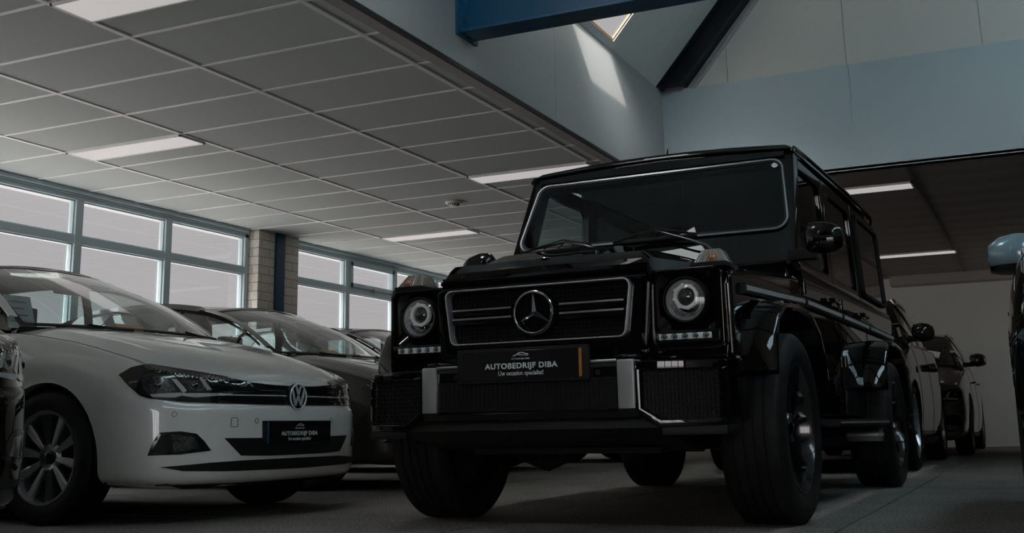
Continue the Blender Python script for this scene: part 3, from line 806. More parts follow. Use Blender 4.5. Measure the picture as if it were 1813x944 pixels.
# number plate holder
mb = MB(); mb.bb(.822, .842, -.285, .285, .582, .718)
ph = sub('number_plate', mb, m_plastic, g, label='black dealer number plate with white lettering', bevel=.006)
mb = MB(); mb.bb(.842, .845, -.262, .262, .594, .706)
sub('plate_face', mb, mat('plate_face_black', (.006, .006, .006), .25, coat=.4), ph, bevel=.001, seg=1)
sub('plate_stripe', MB().bb(.8445, .8465, .247, .2585, .596, .704), mat('plate_orange', (.32, .12, .015), .4), ph, label='orange stripe')
m_letter = mat('plate_letter_white', (.46, .48, .48), .5)
def plate_text(parent, x, z, k, m, mirror=1):
    base = Matrix(((0, 0, 1, 0), (1, 0, 0, 0), (0, 1, 0, 0), (0, 0, 0, 1)))
    T = lambda zz: Matrix.Translation((x, 0, zz)) @ base
    text_mesh('plate_lettering', 'AUTOBEDRIJF DIBA', .0295*k, m, parent, T(z-.006*k) , sx=1.12, bold=.0009*k, space=1.10)
    text_mesh('plate_lettering', 'Uw occasion specialist!', .0250*k, m, parent, T(z-.034*k), sx=.84, bold=.0003*k)
    text_mesh('plate_lettering', 'AUTOBEDRIJF DIBA', .0080*k, m, parent, T(z+.0215*k), sx=1.15)
    # car outline above the words
    mb = MB(); up = [(-.034, .0), (-.030, .005), (-.018, .009), (-.006, .0165), (.010, .017), (.022, .012), (.034, .0105), (.034, .004), (.030, .006), (.020, .0085), (.009, .0135), (-.004, .0135), (-.015, .0065), (-.028, .002)]
    mb.prism([(p[0]*k, z+.030*k+p[1]*k) for p in up], 0, x-.0004, x+.0006)
    mb.prism([(a*k, z+.030*k+b*k) for a, b in ((-.012, .006), (.034, .0015), (.034, .003), (-.006, .0095))], 0, x-.0004, x+.0006)
    sub('plate_emblem', mb, m, parent)
plate_text(ph, .8458, .652, 1., m_letter)

# ---- cabin: pillars, roof, glass
zb_, zt = 1.172, 1.83
roof = MB()
rows = []
for x, z, y in ((-.905, 1.800, .715), (-.935, 1.838, .700), (-1.3, 1.852, .700), (-2.4, 1.872, .700), (-3.4, 1.872, .695), (-3.53, 1.852, .690)):
    rows.append([(x, yy*y, z+.030*(1-yy**2)) for yy in (-1, -.9, -.6, -.3, 0, .3, .6, .9, 1)])
roof.grid(rows)
for sg in (1, -1):
    roof.grid([[(r_[0][0], sg*.700, r_[0][2]), (r_[0][0], sg*.728, r_[0][2]-.012), (r_[0][0], sg*.735, r_[0][2]-.055)] for r_ in rows])
roof.grid([[(-.905, y, 1.800+.030*(1-(y/.7)**2)) for y in (-.7, 0, .7)], [(-.885, y, 1.770) for y in (-.7, 0, .7)]])
sub('roof', roof, m_gpaint, g, smooth=40, weld=True)
# rain gutter rails
mb = MB()
for sg in (1, -1):
    mb.tube([(-.90, sg*.745, 1.785), (-.93, sg*.748, 1.815), (-1.3, sg*.748, 1.828), (-2.4, sg*.747, 1.846), (-3.40, sg*.742, 1.846), (-3.50, sg*.735, 1.83), (-3.53, sg*.72, 1.80)], .011, 8)
mb.tube([(-.905, y, 1.812+.026*(1-(y/.7)**2)) for y in [-.73+.073*k for k in range(21)]], .009, 8)
sub('rain_gutter', mb, m_gpaint, g, smooth=50)
# windscreen frame: ring around the leaning glass (thick outer, light seal inside)
def wsx(z): return -.69-(z-1.345)*.21/.415
def wring(w0, w1, z0, z1, r, dx):
    return [(wsx(z)+dx, y, z) for y, z in rrect(w0, w1, z0, z1, r, 6)]
def ring3(mbx, A, B, d):
    n = len(A); dv = Vector((-d, 0, -.3*d))
    vs = A+B+[tuple(Vector(p)+dv) for p in A]+[tuple(Vector(p)+dv) for p in B]
    fs = []
    for i in range(n):
        j = (i+1) % n; fs += [(i, j, n+j, n+i), (2*n+i, 2*n+j, j, i), (n+i, n+j, 3*n+j, 3*n+i), (2*n+j, 2*n+i, 3*n+i, 3*n+j)]
    mbx.add(vs, fs)
mb = MB(); ring3(mb, wring(.788, .745, 1.16, 1.822, .035, .0), wring(.735, .695, 1.36, 1.752, .06, .004), .10)
sub('windscreen_frame', mb, m_gpaint, g, bevel=.006)
mb = MB(); ring3(mb, wring(.746, .706, 1.348, 1.764, .07, .012), wring(.722, .684, 1.373, 1.742, .055, .010), .03)
sub('windscreen_seal', mb, m_black_rubber, g, bevel=.004)
mb = MB(); ring3(mb, wring(.742, .702, 1.352, 1.760, .067, .017), wring(.733, .694, 1.361, 1.752, .06, .016), .01)
sub('seal_trim', mb, m_seal, g, label='bright trim line around the windscreen')
P = wring(.724, .686, 1.371, 1.744, .055, .004); 
mb = MB().add(P+[(wsx(1.55)+.004, 0, 1.55)], [(i, (i+1) % len(P), len(P)) for i in range(len(P))])
ws = sub('windscreen', mb, m_screen, g)
mb = MB().lathe([(0, .0015), (.0165, .0012), (.017, 0)], 24, 'x', (0, 0, 0)).xf(Matrix.Translation((wsx(1.728)+.008, .655, 1.722)) @ Matrix.Rotation(R(-26), 4, 'Y'))
sub('screen_sticker', mb, mat('sticker_pale_blue', (.62, .72, .76), .5), ws, label='round pale sticker in the top corner', smooth=40)
# side frames with window openings
def xz_ring(mbx, outer, inner, y0, y1, lean):
    """matching loops in (x,z), extruded y0->y1, y shifted by lean*(z-1.17)"""
    n = len(outer)
    f = lambda p, y: (p[0], y+(-lean if y > 0 else lean)*(p[1]-1.17), p[1])
    vs = [f(p, y1) for p in outer]+[f(p, y1) for p in inner]+[f(p, y0) for p in outer]+[f(p, y0) for p in inner]
    fs = []
    for i in range(n):
        j = (i+1) % n; fs += [(i, j, n+j, n+i), (2*n+i, 2*n+j, j, i), (n+i, n+j, 3*n+j, 3*n+i), (2*n+j, 2*n+i, 3*n+i, 3*n+j)]
    mbx.add(vs, fs)
def quadloop(x0b, x0t, x1b, x1t, z0, z1, r, n=4):
    """rounded quad, front edge x0 (bottom/top), rear edge x1"""
    out = []
    c = [((x1t+r), z1-r, PI/2), ]
    for cx, cz, a0 in ((x0t-r, z1-r, 0), (x1t+r, z1-r, PI/2), (x1b+r, z0+r, PI), (x0b-r, z0+r, 1.5*PI)):
        for k in range(n+1):
            a = a0+PI/2*k/n; out.append((cx+r*math.cos(a), cz+r*math.sin(a)))
    return out
wins = [(-.79, -.985, -1.60, -1.60, 'front'), (-1.76, -1.76, -2.52, -2.52, 'rear'), (-2.68, -2.68, -3.58, -3.54, 'quarter')]
edges = [(-.70, -.925, -1.68, -1.68), (-1.68, -1.68, -2.60, -2.60), (-2.60, -2.60, -3.72, -3.60)]
for sg in (1, -1):
    for (a, b, c, d, nm), (ea, eb, ec, ed_) in zip(wins, edges):
        mb = MB()
        y0, y1 = sg*.715, sg*.758
        xz_ring(mb, quadloop(ea, eb, ec, ed_, 1.165, 1.80, .004), quadloop(a, b, c, d, 1.215, 1.725, .05), y0, y1, .045)
        frm = sub('window_frame', mb, m_gpaint, g, bevel=.005)
        L = quadloop(a+.005, b+.005, c-.005, d-.005, 1.21, 1.73, .05)
        yy = sg*(.742 if nm != 'quarter' else .768)
        mb = MB()
        vs = [(x, yy-sg*.045*(z-1.17), z) for x, z in L]; ctr = (sum(v[0] for v in vs)/len(vs), yy-sg*.045*.29, 1.46)
        mb.add(vs+[ctr], [(i, (i+1) % len(L), len(L)) for i in range(len(L))])
        sub('side_window', mb, m_screen if nm == 'front' else m_smoke, g)
        if nm == 'quarter':
            mb = MB(); xz_ring(mb, quadloop(a+.02, b+.02, c-.03, d-.03, 1.20, 1.745, .05), quadloop(a-.02, b-.02, c+.02, d+.02, 1.225, 1.72, .04), sg*.75, sg*.782, .045)
            sub('pane_rim', mb, m_plastic, frm, bevel=.006)
    # door shut lines, handles, rub strip
    for xx in (-.722, -1.70, -2.62):
        sub('door_gap', MB().bb(xx-.003, xx+.003, sg*.774, sg*.7775, .50, 1.12), m_hole, g)
    for xx in (-1.45, -2.42):
        mb = MB(); mb.tube([(xx-.10, sg*.800, 1.045), (xx-.09, sg*.812, 1.05), (xx+.07, sg*.812, 1.05), (xx+.08, sg*.790, 1.045)], .010, 8)
        mb.lathe([(0, sg*.822), (.014, sg*.82), (.016, sg*.79), (0, sg*.79)], 16, 'y', (xx+.085, 0, 1.05))
        sub('door_handle', mb, m_gpaint, g, smooth=40)
    # hinges
    for xx in (-.75, -1.73):
        for zz in (.74, 1.06):
            mb = MB().lathe([(0, -.035), (.011, -.03), (.011, .03), (0, .035)], 12, 'z', (xx, sg*.785, zz)); sub('door_hinge', mb, m_gpaint, g, smooth=40)
    for (xa, xb, za, zb2) in ((.43, -.70, .940, .985), (-.745, -1.68, .987, .992), (-1.72, -2.60, .992, .992), (-2.64, -3.68, .992, .990)):
        mb = MB(); n = 2
        vs = []
        for x, z in ((xa, za), (xb, zb2)):
            vs += [(x, sg*.77, z-.028), (x, sg*.796, z-.024), (x, sg*.800, z), (x, sg*.796, z+.018), (x, sg*.77, z+.022)]
        mb.add(vs, [(j, (j+1) % 5, 5+(j+1) % 5, 5+j) for j in range(5)]+[(0, 1, 2, 3, 4), (9, 8, 7, 6, 5)])
        rs = sub('side_moulding', mb, m_plastic, g, bevel=.003)
        mb = MB(); mb.add([(xa-.015, sg*.8005, za-.010), (xb+.015, sg*.8005, zb2-.010), (xb+.015, sg*.8005, zb2+.009), (xa-.015, sg*.8005, za+.009), (xa-.015, sg*.797, za-.012), (xb+.015, sg*.797, zb2-.012), (xb+.015, sg*.797, zb2+.011), (xa-.015, sg*.797, za+.011)], [(0, 1, 2, 3), (0, 1, 5, 4), (1, 2, 6, 5), (2, 3, 7, 6), (3, 0, 4, 7)])
        sub('moulding_insert', mb, mat('aluminium_insert', (.50, .53, .53), .35, metal=.5), rs)
    # vent behind the wing
    mb = MB()
    for k in range(6): mb.bb(-.50, -.66, sg*.772, sg*.780, 1.005+.012*k, 1.010+.012*k)
    sub('wing_vent', mb, m_plastic, g)
    # flared arches
    for cx in (0, -2.85):
        P = [(.48, .60), (.465, .70), (.40, .81), (.27, .875), (0, .893), (-.27, .875), (-.42, .80), (-.50, .70), (-.53, .60), (-.54, .52)]
        if cx == 0: P = [(.452, .600), (.440, .72), (.385, .815), (.25, .875), (0, .890), (-.26, .875), (-.42, .80), (-.50, .70), (-.53, .60), (-.54, .50)]
        rowsf = []
        for (x, z) in P:
            d = Vector((x, z-.39)); L_ = d.length; u = d/L_
            cut = 0.
            def q(off, y): return (cx+x+u[0]*off, sg*(y if y < .85 else y-cut), z+u[1]*off)
            rowsf.append([q(.036, .765), q(.032, .80), q(.022, .900), q(.012, .912), q(-.006, .914), q(-.016, .905), q(-.018, .78), q(-.018, .62)])
        mb = MB().grid(rowsf if sg < 0 else [r_[::-1] for r_ in rowsf])
        mb.add(rowsf[0], [tuple(range(8))]); mb.add(rowsf[-1], [tuple(range(8))])
        sub('wheel_arch_flare', mb, m_gpaint, g, smooth=38)
        mb = MB().lathe([(.50, sg*.60), (.50, sg*.42)], 24, 'y', (cx, 0, .39), a0=0, a1=PI)
        mb.lathe([(.50, sg*.44), (0, sg*.44)], 24, 'y', (cx, 0, .39), a0=0, a1=PI)
        sub('arch_liner', mb, m_hole, g)
    # running board and side exhausts
    mb = MB(); mb.prism([(sg*.76, .385), (sg*.925, .385), (sg*.94, .400), (sg*.93, .418), (sg*.76, .425)], 0, -.62, -2.16)
    rb = sub('running_board', mb, m_plastic, g, bevel=.006)
    sub('board_trim', MB().tube([(-.64, sg*.936, .404), (-2.14, sg*.936, .404)], .005, 6), m_satin, rb, smooth=50)
    for k in (0, 1):
        sub('exhaust_tip', MB().lathe([(.026, 0), (.034, .002), (.036, .012), (.036, .18), (.026, .18)], 20, 'y', (-1.86-.11*k, sg*.74, .335)).xf(Matrix.Identity(4)) if sg > 0 else MB().lathe([(.026, 0), (.034, -.002), (.036, -.012), (.036, -.18), (.026, -.18)], 20, 'y', (-1.86-.11*k, sg*.74, .335)), m_satin, g, smooth=40)
    # door mirror
    mb = MB()
    rowsm = []
    for k, (y, w, h0, h1) in enumerate(((.845, .035, 1.215, 1.325), (.865, .055, 1.200, 1.350), (.92, .062, 1.195, 1.352), (.98, .058, 1.200, 1.335), (1.012, .045, 1.215, 1.312), (1.022, .022, 1.235, 1.290))):
        cz, hh = (h0+h1)/2, (h1-h0)/2
        rowsm.append([(-.585+w*math.copysign(abs(math.cos(a))**.75, math.cos(a)), sg*y, cz+hh*math.copysign(abs(math.sin(a))**.7, math.sin(a))) for a in [2*PI*q/20 for q in range(20)]])
    for r_ in rowsm: r_.append(r_[0])
    mb.grid(rowsm); mb.add(rowsm[0][:-1], [tuple(range(20))]); mb.add(rowsm[-1][:-1], [tuple(range(20))])
    mir = sub('door_mirror', mb, m_gpaint, g, smooth=50, weld=True)
    sub('mirror_arm', MB().prism([(-.56, 1.175), (-.56, 1.225), (-.64, 1.225), (-.64, 1.175)], 1, sg*.76, sg*.89), m_plastic, mir, bevel=.008)
    sub('mirror_indicator', MB().bb(-.528, -.520, sg*.90, sg*1.0, 1.262, 1.274), m_plastic, mir, bevel=.003)
# tail panel
mb = MB(); mb.bb(-3.70, -3.64, -.70, .70, .55, 1.20).bb(-3.60, -3.52, -.68, -.60, 1.15, 1.82).bb(-3.60, -3.52, .60, .68, 1.15, 1.82).bb(-3.58, -3.50, -.68, .68, 1.74, 1.84)
sub('tail_door', mb, m_gpaint, g, bevel=.01)
sub('rear_window', MB().bb(-3.62, -3.615, -.60, .60, 1.2, 1.75), m_smoke, g)
mb = MB(); mb.bb(-3.6, -3.85, -.76, .76, .48, .64); sub('rear_bumper', mb, m_plastic, g, bevel=.02)
# antenna
mb = MB().tube([(-1.10, .0, 1.880), (-1.112, .0, 1.905), (-1.125, .0, 1.945)], [.012, .007, .0025], 8)
sub('antenna', mb, m_black_rubber, g, smooth=50)
# washer jets / bonnet badge
mb = MB().lathe([(0, .004), (.028, .003), (.030, 0)], 24, 'z', (.575, 0, 1.101)); sub('bonnet_badge', mb, m_chrome, g, smooth=40)
# wipers
m_wiper = mat('wiper_metal', (.16, .16, .165), .25, metal=.8)
def wiper(base, tip, b0, b1):
    o = Vector((.018, 0, .010)); base, tip, b0, b1 = (Vector(q) for q in (base, tip, b0, b1))
    mb = MB().tube([base+Vector((.0, .05, -.05)), base+o, base.lerp(tip, .3)+o*1.4, tip+o], [.012, .010, .0075, .006], 8)
    a = sub('wiper', mb, m_wiper, g, smooth=50)
    mb = MB(); mid = tip
    pts = [b0.lerp(mid, k/5) for k in range(5)]+[mid.lerp(b1, k/5) for k in range(6)]
    lo = [b0.lerp(b1, k/10) for k in range(11)]
    mb.tube([p+o*.9 for p in pts], .0055, 6); mb.tube([p+Vector((.006, 0, .003)) for p in lo], .007, 6)
    for k in (1, 3, 5, 7, 9): mb.tube([lo[k]+Vector((.006, 0, .003)), pts[k]+o*.9], .004, 6)
    mb.tube([b0.lerp(mid, .2)+o*1.2, mid+o*1.9, mid.lerp(b1, .8)+o*1.2], .0045, 6)
    sub('wiper_blade', mb, m_black_rubber, a, smooth=50)
wiper((-.630, .345, 1.280), (-.678, .067, 1.389), (-.660, -.17, 1.348), (-.662, .285, 1.352))
wiper((-.645, -.27, 1.322), (-.672, -.45, 1.374), (-.652, -.70, 1.336), (-.660, -.295, 1.350))
# interior
mb = MB(); mb.prism([(-.80, 1.0), (-.78, 1.24), (-.95, 1.27), (-1.12, 1.22), (-1.15, 1.0)], 1, -.68, .68)
sub('dashboard', mb, m_inner, g, bevel=.02)
mb = MB(); mb.tube([(-1.22+.06*math.cos(a)*0-.05*math.sin(a), .36+.18*math.cos(a), 1.22+.165*math.sin(a)) for a in [2*PI*k/32 for k in range(32)]], .013, 8, closed=True)
mb.tube([(-1.10, .36, 1.20), (-1.22, .36, 1.22)], .035, 10)
sub('steering_wheel', mb, m_inner, g, smooth=50)
def seat(yc, xc, zc=.72, k=1.):
    mb = MB(); mb.prism([(xc+.30, zc), (xc+.32, zc+.14), (xc-.12, zc+.12), (xc-.2, zc)], 1, yc-.25, yc+.25)
    mb.prism([(xc-.12, zc+.10), (xc-.02, zc+.15), (xc-.18, zc+.68), (xc-.28, zc+.66)], 1, yc-.24, yc+.24)
    s_ = sub('seat', mb, m_inner, g, bevel=.03)
    sub('headrest', MB().box((xc-.24, yc, zc+.78), (.09, .26, .17)), m_inner, s_, bevel=.03)
seat(.36, -1.75); seat(-.36, -1.75); seat(.36, -2.7); seat(-.36, -2.7)
mb = MB(); mb.bb(-.7, -3.6, -.7, .7, .50, .62).bb(-.95, -3.5, -.66, .66, 1.80, 1.815)
mb.bb(-3.25, -3.28, -.68, .68, .6, 1.45)
sub('cabin_lining', mb, m_inner, g)
mb = MB(); mb.box((-.98, 0, 1.66), (.03, .24, .07)); sub('rear_view_mirror', mb, m_plastic, g, bevel=.01)
# chassis
mb = MB(); mb.bb(.45, -3.5, -.42, .42, .30, .50).bb(.55, -.55, -.58, .58, .45, .98)
mb.lathe([(0, -.7), (.045, -.7), (.045, .7), (0, .7)], 16, 'y', (0, 0, .37)); mb.lathe([(0, -.7), (.05, -.7), (.05, .7), (0, .7)], 16, 'y', (-2.85, 0, .37))
mb.lathe([(.0, -.16), (.10, -.13), (.15, 0), (.10, .13), (0, .16)], 20, 'y', (0, -.28, .36)); mb.lathe([(.0, -.16), (.12, -.13), (.17, 0), (.12, .13), (0, .16)], 20, 'y', (-2.85, 0, .36))
sub('chassis', mb, m_hole, g, smooth=40)
red = mat('caliper_red', (.22, .01, .008), .35, coat=.5)
for x, y in ((0, .765), (0, -.765), (-2.85, .765), (-2.85, -.765)):
    wheel(g, x, y, .39, .262, .275, 'fork', m_rimblack, red if x == 0 else None)
# ------------------------------------------------------------------ ROUNDED CARS (hatchbacks, estates) from one control net
def catmull(p, t):
    """p: list of Vectors, t in [0,len-1]"""
    n = len(p)-1; i = min(int(t), n-1); u = t-i
    a = p[i-1] if i > 0 else p[0]*2-p[1]; b = p[i]; c = p[i+1]; d = p[i+2] if i+2 <= n else p[n]*2-p[n-1]
    return .5*((2*b)+(c-a)*u+(2*a-5*b+4*c-d)*u*u+(3*b-a-3*c+d)*u*u*u)
def curve(pts, n):
    pts = [Vector(p) for p in pts]; L = [0]
    for a, b in zip(pts, pts[1:]): L.append(L[-1]+(b-a).length)
    out = []
    for k in range(n+1):
        s = L[-1]*k/n; i = 0
        while i < len(L)-2 and L[i+1] < s: i += 1
        out.append(catmull(pts, i+min(1, (s-L[i])/max(1e-9, L[i+1]-L[i]))))
    return out
def resample(P, n):
    L = [0]
    for a, b in zip(P, P[1:]): L.append(L[-1]+(b-a).length)
    out = []; i = 0
    for k in range(n+1):
        s = L[-1]*k/n
        while i < len(L)-2 and L[i+1] < s: i += 1
        out.append(P[i].lerp(P[i+1], min(1, max(0, (s-L[i])/max(1e-9, L[i+1]-L[i])))))
    return out
def coons(c0, c1, d0, d1):
    """c0,c1 along u (v=0,1); d0,d1 along v (u=0,1)"""
    nu, nv = len(c0)-1, len(d0)-1; G = []
    for i in range(nu+1):
        u = i/nu; row = []
        for j in range(nv+1):
            v = j/nv
            p = c0[i]*(1-v)+c1[i]*v+d0[j]*(1-u)+d1[j]*u-(c0[0]*(1-u)*(1-v)+c0[-1]*u*(1-v)+c1[0]*(1-u)*v+c1[-1]*u*v)
            row.append(p)
        G.append(row)
    return G
# stations round the lower body: x, y at the widest line
ST = [(.845, 0), (.835, .25), (.790, .50), (.705, .67), (.585, .785), (.40, .845), (0, .868), (-.5, .866), (-1.2, .866), (-1.9, .870), (-2.55, .870), (-2.90, .84), (-3.10, .72), (-3.19, .40), (-3.20, 0)]
ZTOP = [.662, .664, .672, .690, .722, .778, .872, .935, .952, .965, .985, .99, .99, .99, .99]
# rows: (z front, z side, z rear, inset front, inset side, inset rear)
ROWS = [(.165, .19, .20, .075, .075, .05), (.205, .235, .25, .012, .035, .02), (.30, .36, .36, .0, .010, .0), (.42, .48, .50, .002, .0, .0), (.515, .59, .60, .006, .002, .015), (.545, .68, .70, .018, .010, .03), (.625, .78, .80, .034, .022, .045)]
def body_net():
    cols = []
    n = len(ST)
    for j, (x, y) in enumerate(ST):
        # outward normal in plan
        a = Vector(ST[max(0, j-1)]); b = Vector(ST[min(n-1, j+1)]); t = (b-a).normalized(); nrm = Vector((-t.y, t.x))*-1
        if j == 0: nrm = Vector((1, 0))
        if j == n-1: nrm = Vector((-1, 0))
        if nrm.dot(Vector((x+1.2, y))) < 0: nrm = -nrm
        w = min(1, max(0, (.70-x)/.40)) if x > -1 else 1      # 0 front .. 1 side
        wr = min(1, max(0, (-2.6-x)/.45))                     # rear share
        col = []
        for zf, zs, zr, i_f, i_s, i_r in ROWS:
            z = zf*(1-w)+zs*w; ins = i_f*(1-w)+i_s*w
            z = z*(1-wr)+zr*wr; ins = ins*(1-wr)+i_r*wr
            zt = ZTOP[j]
            if x < .5 and zs > .6: z = .60+(z-.60)*(zt-.60)/(.90-.60)*1.0
            col.append(Vector((x-nrm.x*ins, y-nrm.y*ins, min(z, zt-.02))))
        ti = .062*(1-w)+.075*w
        col.append(Vector((x-nrm.x*(ti-.018), y-nrm.y*(ti-.018), ZTOP[j]-.012)))
        col.append(Vector((x-nrm.x*ti-nrm.x*.02, y-nrm.y*ti-nrm.y*.02, ZTOP[j])))
        cols.append(col)
    return cols
NET = body_net()
def net_pt(s, r):
    """s: station float, r: row float"""
    n = len(NET)-1; i = min(int(s), n-1)
    P = []
    for k in range(i-1, i+3):
        if k < 0: q = catmull(NET[-k], r); P.append(Vector((q.x, -q.y, q.z)))
        elif k > n: q = catmull(NET[2*n-k], r); P.append(Vector((q.x, -q.y, q.z)))
        else: P.append(catmull(NET[k], r))
    u = s-i; a, b, c, d = P
    return .5*((2*b)+(c-a)*u+(2*a-5*b+4*c-d)*u*u+(3*b-a-3*c+d)*u*u*u)
NR = len(NET[0])-1
BELT = [(-.34, .790, .925), (-.62, .795, .938), (-1.0, .790, .952), (-1.6, .772, .975), (-2.3, .760, 1.0), (-2.78, .70, 1.03)]
RAIL = [(-.36, .735, .962), (-.66, .665, 1.150), (-.97, .600, 1.285), (-1.25, .575, 1.355), (-1.7, .570, 1.405), (-2.3, .560, 1.400), (-2.7, .550, 1.355), (-2.92, .56, 1.27)]
COWL = [(-.10, 0, .955), (-.14, .35, .955), (-.24, .60, .957), (-.36, .735, .962)]
TOPF = [(-1.00, 0, 1.385), (-1.01, .30, 1.372), (-1.05, .50, 1.345), (-1.10, .592, 1.320)]
def make_car(tf, parent, paint, glassm, opts):
    """tf: maps net coordinates to this car's; returns BVH of the painted skin"""
    T = lambda g_: [[tf(p) for p in row] for row in g_]
    wheels = opts.get('wheels', (0, -2.55)); Ra = opts.get('arch', .352); zc = .31
    # ---- lower body
    # stations sampled ~30 mm apart
    s_list = []; s = 0.
    while s < len(NET)-1-1e-6:
        s_list.append(s); d = (net_pt(min(s+.01, len(NET)-1), 3)-net_pt(s, 3)).length/.01
        s += min(.25, opts.get('res', .032)/max(d, .05))
    s_list.append(len(NET)-1.)
    nr = 34
    G = [[net_pt(s, NR*k/nr) for k in range(nr+1)] for s in s_list]
    v = [p for row in G for p in row]; nv = nr+1
    def inside(p):
        for cx in wheels:
            if abs(p.y) > .45 and (p.x-cx)**2+(max(p.z, .235)-zc)**2 < Ra*Ra: return cx
        return None
    keep = []
    for i in range(len(G)-1):
        for j in range(nr):
            q = (i*nv+j, (i+1)*nv+j, (i+1)*nv+j+1, i*nv+j+1)
            if not all(inside(v[k]) is not None for k in q): keep.append(q)
    used = set(k for q in keep for k in q); rim = []
    for k in used:
        cx = inside(v[k])
        if cx is not None:
            if v[k].z > .235: d = Vector((v[k].x-cx, v[k].z-zc)).normalized()*Ra
            else: d = Vector((math.copysign(math.sqrt(Ra*Ra-(.235-zc)**2), v[k].x-cx), v[k].z-zc))
            v[k] = Vector((cx+d.x, v[k].y, zc+d.y)); rim.append((cx, math.atan2(d.y, d.x), k))
    mb = MB(); mb.add([tf(p) for p in v], keep)
    # rolled arch lip
    for cx in wheels:
        rr_ = sorted([(a, k) for c, a, k in rim if c == cx]); 
        if len(rr_) > 2:
            inner = [tf(Vector((v[k].x, v[k].y-.055, v[k].z))) for a, k in rr_]; outer = [tf(v[k]) for a, k in rr_]
            m = len(rr_); mb.add(outer+inner, [(i, i+1, m+i+1, m+i) for i in range(m-1)])
    mb.mirror()
    body = sub('body_shell', mb, paint, parent, smooth=42, weld=True)
    # ---- bonnet patch: front edge, wing edge, cowl
    top = lambda s: net_pt(s, NR)
    s_c = 6.72
    nu, nvv = 22, 30
    c_front = resample([top(3.5*k/60) for k in range(61)], nu); c_front = [Vector(p) for p in c_front]
    d_side = resample([top(3.5+(s_c-3.5)*k/60) for k in range(61)], nvv)
    e = top(s_c)
    c_cowl = curve([(-.10, 0, .955), (-.14, .35, .957), (-.22, .60, .955), tuple(e)], nu)
    d_mid = curve([tuple(top(0)), (.735, 0, .706), (.55, 0, .775), (.25, 0, .858), (.05, 0, .912), (-.10, 0, .955)], nvv)
    H = coons(c_front, c_cowl, d_mid, d_side)
    # raised power lines and fall to the wing
    for i in range(nu+1):
        for j in range(nvv+1):
            u, w_ = i/nu, j/nvv
            H[i][j] = H[i][j]+Vector((0, 0, .022*math.sin(PI*min(1, w_*1.02))**.7*(1-u**6)*(.35+.65*u)*(1-u)**.35))
    mb = MB().grid(T(H)); mb.mirror(); hoodo = sub('bonnet', mb, paint, parent, smooth=50, weld=True)
    # wing top between bonnet edge and A pillar / belt: strip from net top to greenhouse foot
    sA, sB = s_c, 12.
    foot = curve([(-.36, .735, .962)]+BELT+[(-2.98, .5, 1.04), (-3.02, 0, 1.04)], 60)
    ring = [top(sA+(14-sA)*k/60) for k in range(61)]; ring = resample(ring, 60)
    foot = [foot[0]]+foot[1:]
    mb = MB().grid(T([[a, a.lerp(b, .5)+Vector((0, 0, .004)), b] for a, b in zip(ring, foot)])); mb.mirror()
    sub('shoulder', mb, paint, parent, smooth=50, weld=True)
    # scuttle panel joining bonnet, screen foot
    c_s = curve(COWL, nu)
    mb = MB().grid(T([[a+Vector((0, 0, -.004)), b] for a, b in zip(c_cowl, c_s)])); mb.mirror(); sub('scuttle', mb, m_plastic, parent, smooth=50, weld=True)
    # ---- windscreen
    c0 = curve(COWL, 24); c1 = curve(TOPF, 24)
    dm = curve([(-.10, 0, .955), (-.40, 0, 1.118), (-.70, 0, 1.262), (-1.00, 0, 1.385)], 24)
    ds = curve([(-.36, .735, .962), (-.66, .665, 1.150), (-.90, .617, 1.255), (-1.10, .592, 1.320)], 24)
    Wg = coons(c0, c1, dm, ds)
    mb = MB().grid(T(Wg)); mb.mirror(); wso = sub('windscreen', mb, glassm, parent, smooth=80, weld=True)
    # black edge band on the screen
    def band(G, w_, off):
        nu, nv2 = len(G)-1, len(G[0])-1; o = Vector((off*.5, 0, off))
        return [[G[i][0]+o, G[i][0].lerp(G[i][1], w_)+o] for i in range(nu+1)], [[G[i][nv2]+o, G[i][nv2].lerp(G[i][nv2-1], w_)+o] for i in range(nu+1)], [[G[nu][j]+o, G[nu][j].lerp(G[nu-1][j], w_)+o] for j in range(nv2+1)]
    mb = MB()
    for b_ in band(Wg, 1.0, .003): mb.grid(T(b_))
    mb.mirror(); sub('screen_edge', mb, m_gloss_plastic, wso, smooth=60)
    # ---- roof
    rail = curve(RAIL, 60)
    def rail_at(x): return min(rail, key=lambda p: abs(p.x-x) if p.z > 1.2 else 9)
    xs = [-1.10-(1.82)*k/26 for k in range(27)]
    rows = []
    for k, x in enumerate(xs):
        r_ = rail_at(x); f = k/26
        xc = x+(.10*(1-f)-.06*f); zc_ = (1.385+.065*math.sin(PI*(.10+.62*f))) if f < .75 else None
        zc_ = 1.385+.062*math.sin(PI*min(1., f*.95+.02))-.05*f**3
        rows.append([Vector((x+(xc-x)*(1-q*q), r_.y*q, r_.z+(zc_-r_.z)*(1-q**2.6))) for q in [i/14 for i in range(15)]])
    mb = MB().grid(T(rows)); mb.mirror(); sub('roof', mb, paint, parent, smooth=60, weld=True)
    # ---- side glass between belt and rail, then pillars on top
    belt = resample(curve(BELT, 80), 60)
    rl = resample(rail[:52], 60)
    gl_ = [[b.lerp(r_, q)+Vector((0, .030*math.sin(PI*q), 0)) for q in [k/8 for k in range(9)]] for b, r_ in zip(belt, rl)]
    mb = MB().grid(T(gl_))
    # y- side is a part of its own
    sub('side_glass', mb, glassm if not opts.get('tint') else m_smoke, parent, smooth=60)
    mb = MB(); mb.v = [(x, -y, z) for x, y, z in [tf(p) for row in gl_ for p in row]]; mb.f = [f[::-1] for f in MB().grid(gl_).f]
    sub('side_glass', mb, glassm if not opts.get('tint') else m_smoke, parent, smooth=60)
